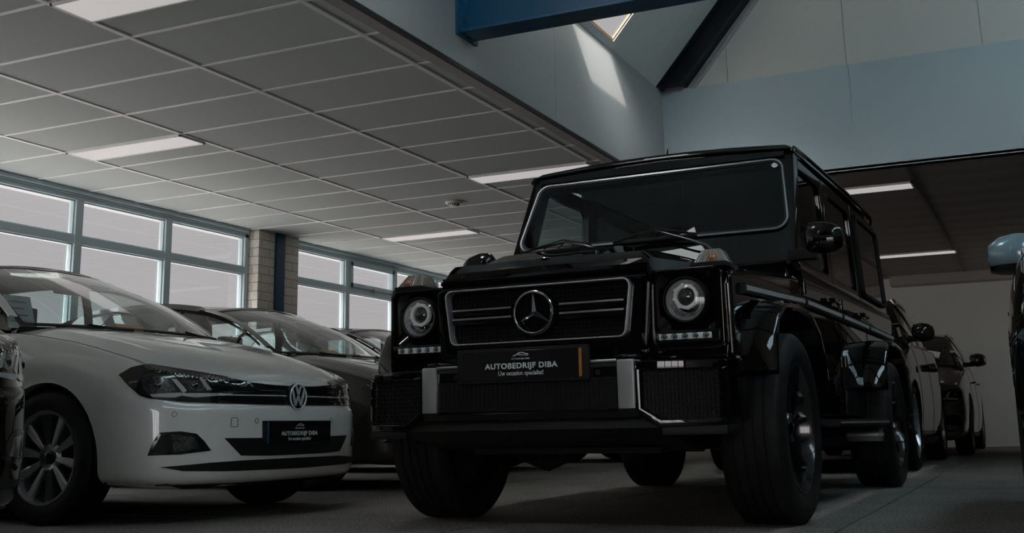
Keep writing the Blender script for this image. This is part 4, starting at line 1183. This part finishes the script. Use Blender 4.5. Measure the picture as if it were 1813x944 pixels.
    def ribbon(pts, w0, up, th=.012):
        """flat bar following pts"""
        vs = []; P = [tf(p) for p in pts]; n = len(P)
        for i, p in enumerate(P):
            t = (P[min(i+1, n-1)]-P[max(0, i-1)]).normalized(); w_ = w0[i] if isinstance(w0, list) else w0
            side = Vector(up(i, t)).normalized() if callable(up) else Vector(up)
            s2 = (side-t*side.dot(t)).normalized(); nn = t.cross(s2).normalized()
            if nn.y < 0: nn = -nn
            vs += [p-s2*w_+nn*0, p-s2*w_+nn*th, p+s2*w_+nn*th, p+s2*w_]
        fs = [(i*4+j, i*4+(j+1) % 4, (i+1)*4+(j+1) % 4, (i+1)*4+j) for i in range(n-1) for j in range(4)]+[(0, 1, 2, 3), tuple(range(4*n-4, 4*n))]
        return vs, fs
    fr = opts.get('pillar', .027)
    # A pillar and roof rail, painted
    for sg in (1, -1):
        mb = MB()
        vs, fs = ribbon(rail[2:50], fr, lambda i, t: (-.3, -.75, .2) if i < 20 else (0, -.6, .8), .012)
        mb.add([(x, sg*y, z) for x, y, z in vs], fs)
        sub('pillar', mb, paint, parent, smooth=50)
        mb = MB(); vs, fs = ribbon([p+Vector((0, .028, -.02)) for p in rail[4:50]], .010, (0, .3, 1), .006); mb.add([(x, sg*y, z) for x, y, z in vs], fs)
        vs, fs = ribbon([p+Vector((0, .006, .004)) for p in belt], .009, (0, .2, 1), .008); mb.add([(x, sg*y, z) for x, y, z in vs], fs)
        for k in (30,):
            vs, fs = ribbon([q+Vector((0, .004, 0)) for q in gl_[k]], .035, (1, 0, 0), .006); mb.add([(x, sg*y, z) for x, y, z in vs], fs)
        vs, fs = ribbon([q+Vector((0, .003, 0)) for q in gl_[10]], .012, (1, 0, 0), .006); mb.add([(x, sg*y, z) for x, y, z in vs], fs)
        sub('window_trim', mb, m_gloss_plastic, parent, smooth=50)
        # C pillar
        mb = MB(); C = [[gl_[k][q]+Vector((0, .006, 0)) for q in range(9)] for k in range(49, 61)]
        mb.add([(x, sg*y, z) for x, y, z in [tf(p) for row in C for p in row]], MB().grid(C).f)
        sub('rear_pillar', mb, paint, parent, smooth=50)
        # shut lines
        mb = MB()
        for xx in (-.46, -1.48, -2.32):
            sidx = min(range(len(s_list)), key=lambda i: abs(G[i][12].x-xx) if G[i][12].y > .6 else 9)
            vs, fs = ribbon([G[sidx][k]+Vector((0, .001, 0)) for k in range(5, nr+1)], .0025, (1, 0, 0), .002)
            if xx == -2.32 : continue
            mb.add([(x, sg*y, z) for x, y, z in vs], fs)
        sub('door_gap', mb, m_hole, parent)
        # bonnet shut line
        vs, fs = ribbon([Vector(p)+Vector((0, 0, .0015)) for p in d_side[2:]], .0022, (0, 1, 0), .002)
        mb = MB().add([(x, sg*y, z) for x, y, z in vs], fs); sub('bonnet_gap', mb, m_hole, parent)
        for xx in (-1.28, -2.18):
            q = tf(Vector((xx, .868, .80)))
            mb = MB().tube([(q.x-.10, sg*(q.y-.02), q.z), (q.x-.09, sg*(q.y+.006), q.z+.004), (q.x+.08, sg*(q.y+.006), q.z+.004), (q.x+.09, sg*(q.y-.02), q.z)], .009, 8)
            sub('door_handle', mb, opts.get('handle', paint), parent, smooth=50)
        # sill
        mb = MB().prism([(tf(Vector((0, .80, .18))).z*0+sg*.74, .17), (sg*.83, .19), (sg*.845, .25), (sg*.74, .27)], 0, tf(Vector((-.38, 0, 0))).x, tf(Vector((-2.17, 0, 0))).x)
        sub('sill', mb, m_plastic, parent, bevel=.01)
        # mirror on a short foot
        mo = tf(Vector((opts.get('mirror_x', -.74), .80, .99))); my = opts.get('mirror_y', 0.); mk = opts.get('mirror_k', 1.); mo.z += opts.get('mirror_z', 0.)
        rowsm = []
        for (y, w_, hh, dx) in ((.03, .025, .035, 0), (.05, .062, .058, .0), (.12, .075, .066, .0), (.18, .068, .058, -.01), (.215, .045, .038, -.025), (.225, .018, .016, -.035)):
            rowsm.append([(mo.x+dx+w_*math.cos(a), sg*(mo.y+y+my), mo.z+.005+mk*hh*math.copysign(abs(math.sin(a))**.8, math.sin(a))) for a in [2*PI*q/18 for q in range(19)]])
        mb = MB().grid(rowsm); mb.add(rowsm[0][:-1], [tuple(range(18))]); mb.add(rowsm[-1][:-1], [tuple(range(18))])
        mi = sub('door_mirror', mb, opts.get('mirror', paint), parent, smooth=60, weld=True)
        mb = MB().prism([(mo.x+.04, mo.z-.075), (mo.x+.03, mo.z-.02), (mo.x-.04, mo.z-.02), (mo.x-.05, mo.z-.075)], 1, sg*(mo.y-.07), sg*(mo.y+.10+my))
        sub('mirror_foot', mb, m_gloss_plastic, mi, bevel=.01)
        rb_ = []
        for (y, w_, dx) in ((.04, .066, 0), (.12, .078, 0), (.18, .071, -.01), (.216, .048, -.025)):
            rb_.append([(mo.x+dx+w_*math.cos(a), sg*(mo.y+y+my), mo.z-.035+w_*.42*math.sin(a)) for a in [PI+PI*q/10 for q in range(11)]])
        sub('mirror_underside', MB().grid(rb_), m_gloss_plastic, mi, smooth=60)
    # ---- tailgate and rear screen
    tg0 = curve([(-3.02, 0, 1.04), (-2.98, .5, 1.04), (-2.78, .70, 1.03)], 16); tg1 = curve([(-2.98, 0, 1.40-.03), (-2.97, .35, 1.35), (-2.92, .56, 1.27)], 16)
    mid = [tg0[0].lerp(tg1[0], k/10) for k in range(11)]; sd_ = [tg0[-1].lerp(tg1[-1], k/10) for k in range(11)]
    mb = MB().grid(T(coons(tg0, tg1, mid, sd_))); mb.mirror(); sub('rear_screen', mb, m_smoke, parent, smooth=60, weld=True)
    # ---- interior, floor pan, arch liners
    mb = MB(); X = lambda x: tf(Vector((x, 0, .5))).x; Z = lambda z: tf(Vector((-1, 0, z))).z
    mb.bb(X(.55), X(-3.05), -.60, .60, .20, .30); mb.bb(X(.60), X(.42), -.62, .62, .22, Z(.56)); mb.bb(X(.40), X(-.40), -.45, .45, .22, Z(.64))
    sub('underbody', mb, m_hole, parent)
    mb = MB().prism([(X(-.30), Z(.60)), (X(-.26), Z(.90)), (X(-.62), Z(.955)), (X(-.78), Z(.90)), (X(-.80), Z(.60))], 1, -.66, .66)
    sub('dashboard', mb, m_inner, parent, bevel=.02)
    mb = MB(); cx0 = X(-.95); cz0 = Z(.90)
    mb.tube([(cx0-.07*math.sin(a), .34+.18*math.cos(a), cz0+.16*math.sin(a)) for a in [2*PI*k/28 for k in range(28)]], .013, 7, closed=True)
    mb.tube([(cx0+.16, .34, cz0-.06), (cx0, .34, cz0)], .035, 8); mb.box((cx0, .34, cz0), (.02, .32, .05))
    sub('steering_wheel', mb, m_inner, parent, smooth=50)
    for ys, xs_ in ((.34, -1.45), (-.34, -1.45), (.34, -2.30), (-.34, -2.30)):
        x_ = X(xs_); mb = MB(); z_ = Z(.42)
        mb.prism([(x_+.34, z_), (x_+.36, z_+.14), (x_-.10, z_+.12), (x_-.2, z_)], 1, ys-.25, ys+.25)
        mb.prism([(x_-.10, z_+.10), (x_-.0, z_+.15), (x_-.20, z_+.64), (x_-.30, z_+.62)], 1, ys-.23, ys+.23)
        st_ = sub('seat', mb, m_inner, parent, bevel=.04, seg=3)
        sub('headrest', MB().box((x_-.27, ys, z_+.74), (.09, .25, .16)), m_inner, st_, bevel=.03)
    sub('rear_view_mirror', MB().box((X(-.86), 0, Z(1.255)), (.03, .22, .06)), m_plastic, parent, bevel=.012)
    mb = MB(); mb.bb(X(-.3), X(-3.0), -.70, .70, .30, Z(.38)); mb.bb(X(-1.3), X(-2.8), -.48, .48, Z(1.36), Z(1.37)); sub('cabin_lining', mb, m_inner, parent)
    for cx in wheels:
        c_ = tf(Vector((cx, 0, .31))); ra = (Ra+.03)*opts.get('ws', 1.)
        for sg in (1, -1):
            mb = MB().lathe([(ra, sg*.80), (ra, sg*.56), (0, sg*.56)], 28, 'y', (c_.x, 0, opts.get('wr', .31)), a0=-.35, a1=PI+.35)
            sub('arch_liner', mb, m_hole, parent)
    dg = bpy.context.evaluated_depsgraph_get()
    V = []; F = []
    for o in (body, hoodo):
        off = len(V); V += [v_.co.copy() for v_ in o.data.vertices]; F += [tuple(i+off for i in p.vertices) for p in o.data.polygons]
    bvh = BVHTree.FromPolygons(V, F)
    return dict(bvh=bvh, body=body, bonnet=hoodo, screen=wso, Wg=Wg, tf=tf)
def on_skin(bvh, poly, origin, direction, lift=.003, depth=.012, step=.03, mirror=False):
    """lays a polygon panel (3D points) on the skin: points are thrown along direction and land on the body; gets real thickness"""
    d = Vector(direction).normalized(); a = d.orthogonal().normalized(); b = d.cross(a)
    P = [(Vector(p).dot(a), Vector(p).dot(b)) for p in poly]
    pts = []
    n = len(P)
    for i in range(n):
        p, q = P[i], P[(i+1) % n]; L = math.hypot(q[0]-p[0], q[1]-p[1]); m = max(1, int(L/step))
        for k in range(m): pts.append((p[0]+(q[0]-p[0])*k/m, p[1]+(q[1]-p[1])*k/m))
    nb = len(pts)
    def ins(x, y):
        c = False; j = n-1
        for i in range(n):
            if (P[i][1] > y) != (P[j][1] > y) and x < (P[j][0]-P[i][0])*(y-P[i][1])/(P[j][1]-P[i][1])+P[i][0]: c = not c
            j = i
        return c
    x0, x1 = min(p[0] for p in P), max(p[0] for p in P); y0, y1 = min(p[1] for p in P), max(p[1] for p in P)
    y = y0+step/2
    while y < y1:
        x = x0+step/2
        while x < x1:
            if ins(x, y): pts.append((x, y))
            x += step
        y += step
    vo, _, fo, _, _, _ = delaunay_2d_cdt([Vector(p) for p in pts], [(i, (i+1) % nb) for i in range(nb)], [], 1, 1e-6)
    O = Vector(origin); Od = O.dot(d); top = []; last = None
    for q in vo:
        s = a*q[0]+b*q[1]+d*(Od)
        h = bvh.ray_cast(s, d, 6)
        if h[0] is None:
            nn = bvh.find_nearest(s+d*(last if last else 1.)); pt, nr_ = nn[0], nn[1]
        else: pt, nr_ = h[0], h[1]; last = h[3]
        if nr_.dot(d) > 0: nr_ = -nr_
        top.append((pt+nr_*lift, pt-nr_*depth))
    m = len(vo)
    vs = [t[0] for t in top]+[t[1] for t in top]; fs = [tuple(f) for f in fo]
    from collections import Counter
    ec = Counter()
    for f in fo:
        for i in range(len(f)): ec[tuple(sorted((f[i], f[(i+1) % len(f)])))] += 1
    for f in fo:
        for i in range(len(f)):
            e = (f[i], f[(i+1) % len(f)])
            if ec[tuple(sorted(e))] == 1: fs.append((e[0], e[1], m+e[1], m+e[0]))
    mb = MB(); mb.add(vs, fs)
    if mirror: mb.v = [(x, -y, z) for x, y, z in mb.v]
    return mb
# ------------------------------------------------------------------ the cars round the off-roader
m_white = mat('white_car_paint', (.52, .51, .485), .3, coat=1., coatr=.02)
m_greypaint = mat('brown_grey_car_paint', (.030, .026, .023), .3, metal=.3, coat=1., coatr=.02)
m_darkpaint = mat('dark_blue_black_paint', (.006, .007, .009), .3, coat=1., coatr=.02, spec=0.)
m_brownblack = mat('brown_black_paint', (.0055, .0045, .004), .3, coat=1., coatr=.02, spec=0.)
m_beige = mat('beige_metal_paint', (.10, .088, .075), .3, metal=.4, coat=1., coatr=.03)
m_bluegrey = mat('blue_grey_paint', (.22, .33, .40), .25, metal=.2, coat=1., coatr=.03)
m_screenw = glass_mat('car_screen_glass', (.80, .88, .87), gain=1.7)
m_lamphouse = mat('headlamp_housing', (.006, .006, .006), .08, coat=1.)
m_lampchrome = mat('headlamp_inner_chrome', (.16, .165, .165), .15, metal=.9, noise=(60, .8, (.02, .02, .02)))
m_led = mat('light_guide_clear', (.30, .31, .31), .25, coat=.8)
def mirrored(P): return [(x, -y, z) for x, y, z in P]
LAMP_P = [(.434, -.812, .684), (.485, -.787, .717), (.521, -.714, .732), (.635, -.588, .705), (.722, -.41, .676), (.788, -.322, .643), (.799, -.291, .611), (.815, -.27, .545), (.78, -.469, .547), (.698, -.645, .553), (.63, -.732, .564), (.582, -.771, .572), (.552, -.788, .583), (.494, -.807, .631)]
def arcfill(y0, y1, z0, z1, n=10):
    return [(1., y0+(y1-y0)*k/n, z1) for k in range(n+1)]+[(1., y1+(y0-y1)*k/n, z0) for k in range(n+1)]
def face(car, parent, tf, paint, v):
    bvh = car['bvh']; T = lambda P: [tuple(tf(Vector(p))) for p in P]
    def lay(name, P, m, par, d=(-1, 0, 0), lift=.003, depth=.01, step=.03, **k):
        mb = on_skin(bvh, T(P), Vector((2.2, 0, .5)) if d[1] == 0 else Vector((2, -2 if d[1] > 0 else 2, .6)), d, lift, depth, step)
        return sub(name, mb, m, par, smooth=40, **k)
    for sg in (1, -1):
        S = (lambda P: P) if sg < 0 else mirrored
        d = (-.72, .69*(-sg), 0)
        h = lay('headlamp', S(LAMP_P), m_lamphouse, parent, d, .0055, .012, .014)
        R_ = v.get('lamp', m_lampchrome)
        lay('lamp_reflector', S([(.543, -.777, .661), (.563, -.759, .681), (.619, -.716, .67), (.643, -.692, .649), (.666, -.677, .594), (.642, -.712, .587), (.578, -.769, .593), (.558, -.778, .614)]), R_, h, d, .0078, .001, .015)
        lay('lamp_reflector', S([(.665, -.658, .665), (.713, -.586, .652), (.735, -.554, .613), (.72, -.59, .602), (.694, -.63, .61)]), R_, h, d, .0078, .001, .015)
        lay('lamp_divider', S([(.641, -.691, .662), (.656, -.673, .66), (.689, -.639, .607), (.683, -.654, .592)]), m_led, h, d, .0092, .001, .015)
        lay('lamp_divider', S([(.711, -.584, .663), (.722, -.565, .658), (.745, -.534, .61), (.736, -.555, .608)]), m_led, h, d, .0092, .001, .015)
        lay('light_guide', S([(.585, -.765, .59), (.676, -.662, .597), (.686, -.65, .586), (.665, -.685, .574), (.597, -.759, .577)]), m_led, h, d, .0092, .001, .015)
        lay('light_guide', S([(.681, -.656, .594), (.78, -.424, .595), (.773, -.463, .586), (.715, -.61, .574), (.683, -.657, .582)]), m_led, h, d, .0092, .001, .015)
        # ball of each dipped beam
        for q in ((.602, -.735, .632), (.70, -.60, .634)):
            c = bvh.ray_cast(Vector((2, sg*2.2, tf(Vector(q)).z)), (tf(Vector((q[0], q[1] if sg < 0 else -q[1], q[2])))-Vector((2, sg*2.2, tf(Vector(q)).z))).normalized())
            if c[0]:
                mb = MB().lathe([(0, .010), (.012, .008), (.020, 0)], 20, 'x', (0, 0, 0)).xf(Matrix.Translation(c[0]+c[1]*.005) @ c[1].to_track_quat('X', 'Z').to_matrix().to_4x4())
                sub('lamp_lens', mb, mat('projector_glass', (.02, .022, .025), .03, coat=1.), h, smooth=60)
        # fog lamp corner
        f = lay('fog_lamp_frame', S([(.599, -.775, .316), (.615, -.766, .371), (.637, -.745, .418), (.699, -.675, .422), (.739, -.615, .41), (.758, -.581, .374), (.772, -.551, .332), (.703, -.674, .318)]), m_gloss_plastic, parent, d, .003, .010)
        lay('fog_lamp', S([(.672, -.710, .408), (.732, -.622, .396), (.748, -.600, .340), (.683, -.698, .330)]), R_, f, d, .006, .001, .02)
        lay('fog_grille', S([(.612, -.766, .328), (.641, -.742, .405), (.662, -.718, .408), (.668, -.712, .330)]), m_net, f, d, .006, .001, .02)
        # parking sensor and crease
        c = bvh.ray_cast(Vector((2, sg*.40, tf(Vector((0, 0, .464))).z)), Vector((-1, sg*-.08, 0)))
        mb = MB()
        for q in ((.70, .499), (.30, .466)):
            o_ = Vector((2.2, sg*(1.4 if q[0] > .5 else .3), tf(Vector((0, 0, q[1]))).z)); dd = (Vector((.68 if q[0] > .5 else .8, sg*q[0], o_.z))-o_).normalized()
            c = bvh.ray_cast(o_, dd)
            if c[0]:
                mb = MB().lathe([(0, .002), (.010, .002), (.011, .0)], 18, 'x').xf(Matrix.Translation(c[0]+c[1]*.001) @ c[1].to_track_quat('X', 'Z').to_matrix().to_4x4())
                mr_ = MB().tube([(.0015, .0115*math.cos(a), .0115*math.sin(a)) for a in [2*PI*k/18 for k in range(18)]], .0011, 5, closed=True).xf(Matrix.Translation(c[0]+c[1]*.001) @ c[1].to_track_quat('X', 'Z').to_matrix().to_4x4())
                ps = sub('parking_sensor', mb, paint, parent, smooth=40); sub('sensor_ring', mr_, m_hole, ps)
    gr_ = lay('grille', [(1, -.44, .668), (1, -.30, .648), (1, -.15, .640), (1, 0, .638), (1, .15, .640), (1, .30, .648), (1, .44, .668), (1, .46, .548), (1, .30, .544), (1, 0, .541), (1, -.30, .544), (1, -.46, .548)], m_gloss_plastic, parent, lift=.005)
    mb = MB()
    for z, r_ in ((.588, .0035), (.612, .0022), (.564, .0022)):
        for sg in (1, -1):
            pts = []
            for k in range(19):
                y = sg*(.075+.43*k/18); zz = tf(Vector((0, 0, z))).z
                c = bvh.ray_cast(Vector((2.2, y, zz)), Vector((-1, 0, 0)))
                if c[0]: pts.append(c[0]+Vector((.007, 0, 0)))
            if len(pts) > 3:
                sub('grille_chrome' if z == .588 else 'grille_rib', MB().tube(pts, r_, 6), mat('bright_trim', (.62, .64, .65), .35, metal=.5) if z == .588 else m_gloss_plastic, gr_, smooth=50)
    lay('lower_intake', [(1, -.487, .387), (1, -.3, .385), (1, 0, .383), (1, .3, .385), (1, .487, .387), (1, .44, .345), (1, .392, .304), (1, .2, .298), (1, -.2, .298), (1, -.392, .304), (1, -.44, .345)], m_plastic, parent)
    P = [(1, -.74, .264)]+[(1, -.74+.37*k/2, .272+.005*k) for k in (1, 2)]+[(1, 0, .283), (1, .37, .282), (1, .555, .272), (1, .74, .264), (1, .66, .243), (1, .44, .235), (1, 0, .231), (1, -.44, .235), (1, -.66, .243)]
    lay('lower_slot', P, m_plastic, parent, lift=.004)
    sub('lip_spoiler', on_skin(bvh, T([(1, -.72, .185), (1, -.4, .178), (1, .4, .178), (1, .72, .185), (1, .70, .165), (1, -.70, .165)]), Vector((2.2, 0, .5)), (-1, 0, 0), .006, .01, .03), m_plastic, parent, smooth=40)
    # towing eye cover
    for sg in (-1,):
        zz = tf(Vector((0, 0, .46))).z; c = bvh.ray_cast(Vector((2.2, -.433, zz)), Vector((-1, 0, 0)))
        if c[0]:
            L = rrect(.019, .019, -.021, .021, .005, 3); mb = MB().tube([(.001, y, z) for y, z in L], .0012, 4, closed=True).xf(Matrix.Translation(c[0]+c[1]*.001) @ c[1].to_track_quat('X', 'Z').to_matrix().to_4x4())
            sub('tow_cover', mb, m_hole, parent)
    if v.get('plate'):
        x = tf(Vector((.846, 0, 0))).x; zc_ = tf(Vector((0, 0, .408))).z
        ph2 = sub('number_plate', MB().bb(x-.03, x+.008, -.262, .262, zc_-.058, zc_+.058), m_plastic, parent, bevel=.004, label='black dealer number plate with white lettering')
        sub('plate_face', MB().bb(x+.008, x+.0095, -.256, .256, zc_-.053, zc_+.053), MATS['plate_face_black'], ph2)
        sub('plate_stripe', MB().bb(x+.009, x+.0105, -.255, -.240, zc_-.052, zc_+.052), m_blue, ph2, label='dark blue stripe')
        plate_text(ph2, x+.0102, zc_+.0, .93, mat('plate_letter_grey', (.36, .37, .37), .5))
    if v.get('badge'):
        c = tf(Vector((.836, 0, .585))); R1 = .066
        mb = MB().lathe([(0, .004), (R1-.004, .004), (R1, -.004), (R1, -.02), (0, -.02)], 40, 'x', tuple(c))
        bd = sub('badge_disc', mb, m_gloss_plastic, parent, smooth=30)
        mb = MB().tube([(c.x+.006, R1*math.cos(a)*.96, c.z+R1*.96*math.sin(a)) for a in [2*PI*k/48 for k in range(48)]], .0045, 8, closed=True)
        s_ = R1
        def stroke(pts, w_=.0052):
            for (a, b), (a2, b2) in zip(pts, pts[1:]):
                p, q = Vector((0, a*s_, b*s_)), Vector((0, a2*s_, b2*s_)); t = (q-p).normalized(); n_ = Vector((0, -t.z, t.y))*w_
                mb.prism([((p-n_).y, (p-n_).z+c.z), ((q-n_).y, (q-n_).z+c.z), ((q+n_).y, (q+n_).z+c.z), ((p+n_).y, (p+n_).z+c.z)], 0, c.x+.003, c.x+.009)
        stroke([(-.30, .86), (0, .16), (.30, .86)])
        stroke([(-.72, .56), (-.34, -.66), (0, .06), (.34, -.66), (.72, .56)])
        sub('badge_mark', mb, mat('bright_trim', (.62, .64, .65), .35, metal=.5), bd, label='chrome ring with a V over a W', smooth=40)
    # wipers on the screen foot
    Wg = car['Wg']
    def wp(u, w_, up=.012):
        i = min(23, int(abs(u)*24)); p = Wg[i][min(24, int(w_*24))]; return tf(Vector((p.x+up*.5, math.copysign(p.y, u) if u else p.y, p.z+up)))
    for (a, b, bu, e) in ((-.93, .06, -.25, .03), (-.20, .05, .68, .03)):
        pts = [wp(a+(b*0+bu-a)*k/8, e, .008) for k in range(9)]
        w1 = sub('wiper_blade', MB().tube(pts, .0045, 6), m_black_rubber, parent, smooth=50)
        sub('wiper_arm', MB().tube([wp(bu if a < -.5 else bu, .0, .0), pts[4]+Vector((.01, 0, .012))], .006, 6), m_plastic, w1, smooth=50)
def place_car(name, label, x, y, th, s, paint, glassm, opts, v, rim=None, wheels=True, rr=.213):
    t = thing(name, label, 'car', (x, y, 0), th, 'cars parked round the black off-roader')
    tf = lambda p: Vector((p[0]*s[0], p[1]*s[1], p[2]*s[2]))
    o2 = dict(opts); o2['ws'] = s[2]; o2['wr'] = .31*s[2]
    c = make_car(tf, t, paint, glassm, o2); face(c, t, tf, paint, v)
    for wx, wy in ((0, .758), (0, -.758), (-2.55, .758), (-2.55, -.758)):
        wheel(t, wx*s[0], wy*s[1], .312*s[2], rr*s[2], .20, v.get('rimstyle', 'ten'), rim)
    return t, c
wc, PC = place_car('hatchback_car', 'white hatchback with a round chrome badge, parked left of the black off-roader', 2.68, .19, R(-2.4), (1, 1, 1), m_white, m_screenw, {'res': .026}, {'plate': 1, 'badge': 1})
gc, GC_ = place_car('hatchback_car', 'dark brown-grey hatchback parked between the white hatchback and the off-roader', 2.22, 2.96, R(-2.4), (1.04, 1.02, 1.02), m_greypaint, m_screenw, {}, {'badge': 1})
tc_, TC_ = place_car('hatchback_car', 'black hatchback whose roof shows beyond the brown-grey one', 1.62, 5.75, R(-2.4), (1.04, 1.02, 1.06), m_darkpaint, m_screenw, {'res': .05}, {})
place_car('hatchback_car', 'dark hatchback farthest along the window wall, glimpsed beneath the off-roader', 1.9, 8.5, R(-2.4), (1.04, 1.02, 1.0), m_brownblack, m_screenw, {'res': .05}, {})
lc, LC_ = place_car('hatchback_car', 'black car cut by the left edge, its headlight in front of the white hatchback wheel', 3.17, -2.56, R(-2.4), (1.0, 1.0, 1.03), m_brownblack, m_screenw, {}, {'lamp': mat('bright_lamp_inner', (.35, .34, .33), .12, metal=.8, noise=(25, .9, (.02, .02, .02)))})
ac, AC_ = place_car('sport_utility_car', 'black sport utility car parked directly behind the off-roader, its side seen at right', 5.10, 5.62, R(-90), (1.04, 1.02, 1.14), m_brownblack, m_screenw, {'tint': 1, 'mirror_y': -.03, 'mirror_k': 1.35, 'mirror_z': .07}, {}, rr=.23)
bc, BC_ = place_car('estate_car', 'beige-brown car farthest back at right, near the rear wall', 5.28, 10.1, R(-90), (1.04, 1.02, 1.10), m_beige, m_screenw, {'res': .045, 'mirror_y': .03, 'mirror_k': 1.3, 'mirror_z': .05}, {})
rc, RC_ = place_car('compact_car', 'black car with a blue-grey door mirror, cut by the right edge', 7.755, -1.12, R(-90), (1, 1, 1), m_darkpaint, m_screenw, {'mirror_y': -.10, 'mirror_x': -.85, 'mirror': m_bluegrey, 'mirror_z': -.01, 'mirror_k': 1.15}, {})
place_car('sport_utility_car', 'black sport utility car added out of view to darken the reflections in the off-roader doors', 7.95, 7.6, R(-90), (1.04, 1.02, 1.14), m_brownblack, m_screenw, {'tint': 1, 'res': .06}, {}, rr=.23)  # unseen car, added only to darken what the doors reflect
# things lying behind the screens
m_orange = mat('orange_card', (.90, .28, .07), .5); m_paper = mat('paper_white', (.40, .43, .42), .6)
def at_local(root_, p):
    a = root_.rotation_euler.z; return (root_.location.x+p[0]*math.cos(a)-p[1]*math.sin(a), root_.location.y+p[0]*math.sin(a)+p[1]*math.cos(a), p[2])
def card(root_, p, w_, h_, tilt, label, m, lines=3, cat='price card', name='price_card', rz=0):
    t = thing(name, label, cat, at_local(root_, p), root_.rotation_euler.z+rz)
    mb = MB().bb(-.0008, .0008, -w_/2, w_/2, 0, h_)
    mb.xf(Matrix.Rotation(-tilt, 4, 'Y')); sub('card_sheet', mb, m, t)
    for k in range(lines):
        mb = MB().bb(.0009, .0012, -w_*.36, w_*(.30-.1*(k % 2)), h_*(.78-.2*k), h_*(.83-.2*k)); mb.xf(Matrix.Rotation(-tilt, 4, 'Y'))
        sub('printed_line', mb, mat('print_pale', (.45, .28, .16), .6) if m is m_orange else mat('print_grey', (.12, .12, .12), .6), t)
    return t
card(wc, (-.27, .0, .962), .20, .13, R(62), 'orange card behind the windscreen of the white hatchback', m_orange)
card(gc, (-.36, .03, .995), .20, .13, R(62), 'orange card behind the windscreen of the brown-grey hatchback', m_orange)
card(wc, (-.80, -.36, 1.0), .18, .20, R(20), 'white printed sheet standing behind the white hatchback windscreen', m_paper, 4, 'paper sheet', 'paper_sheet')
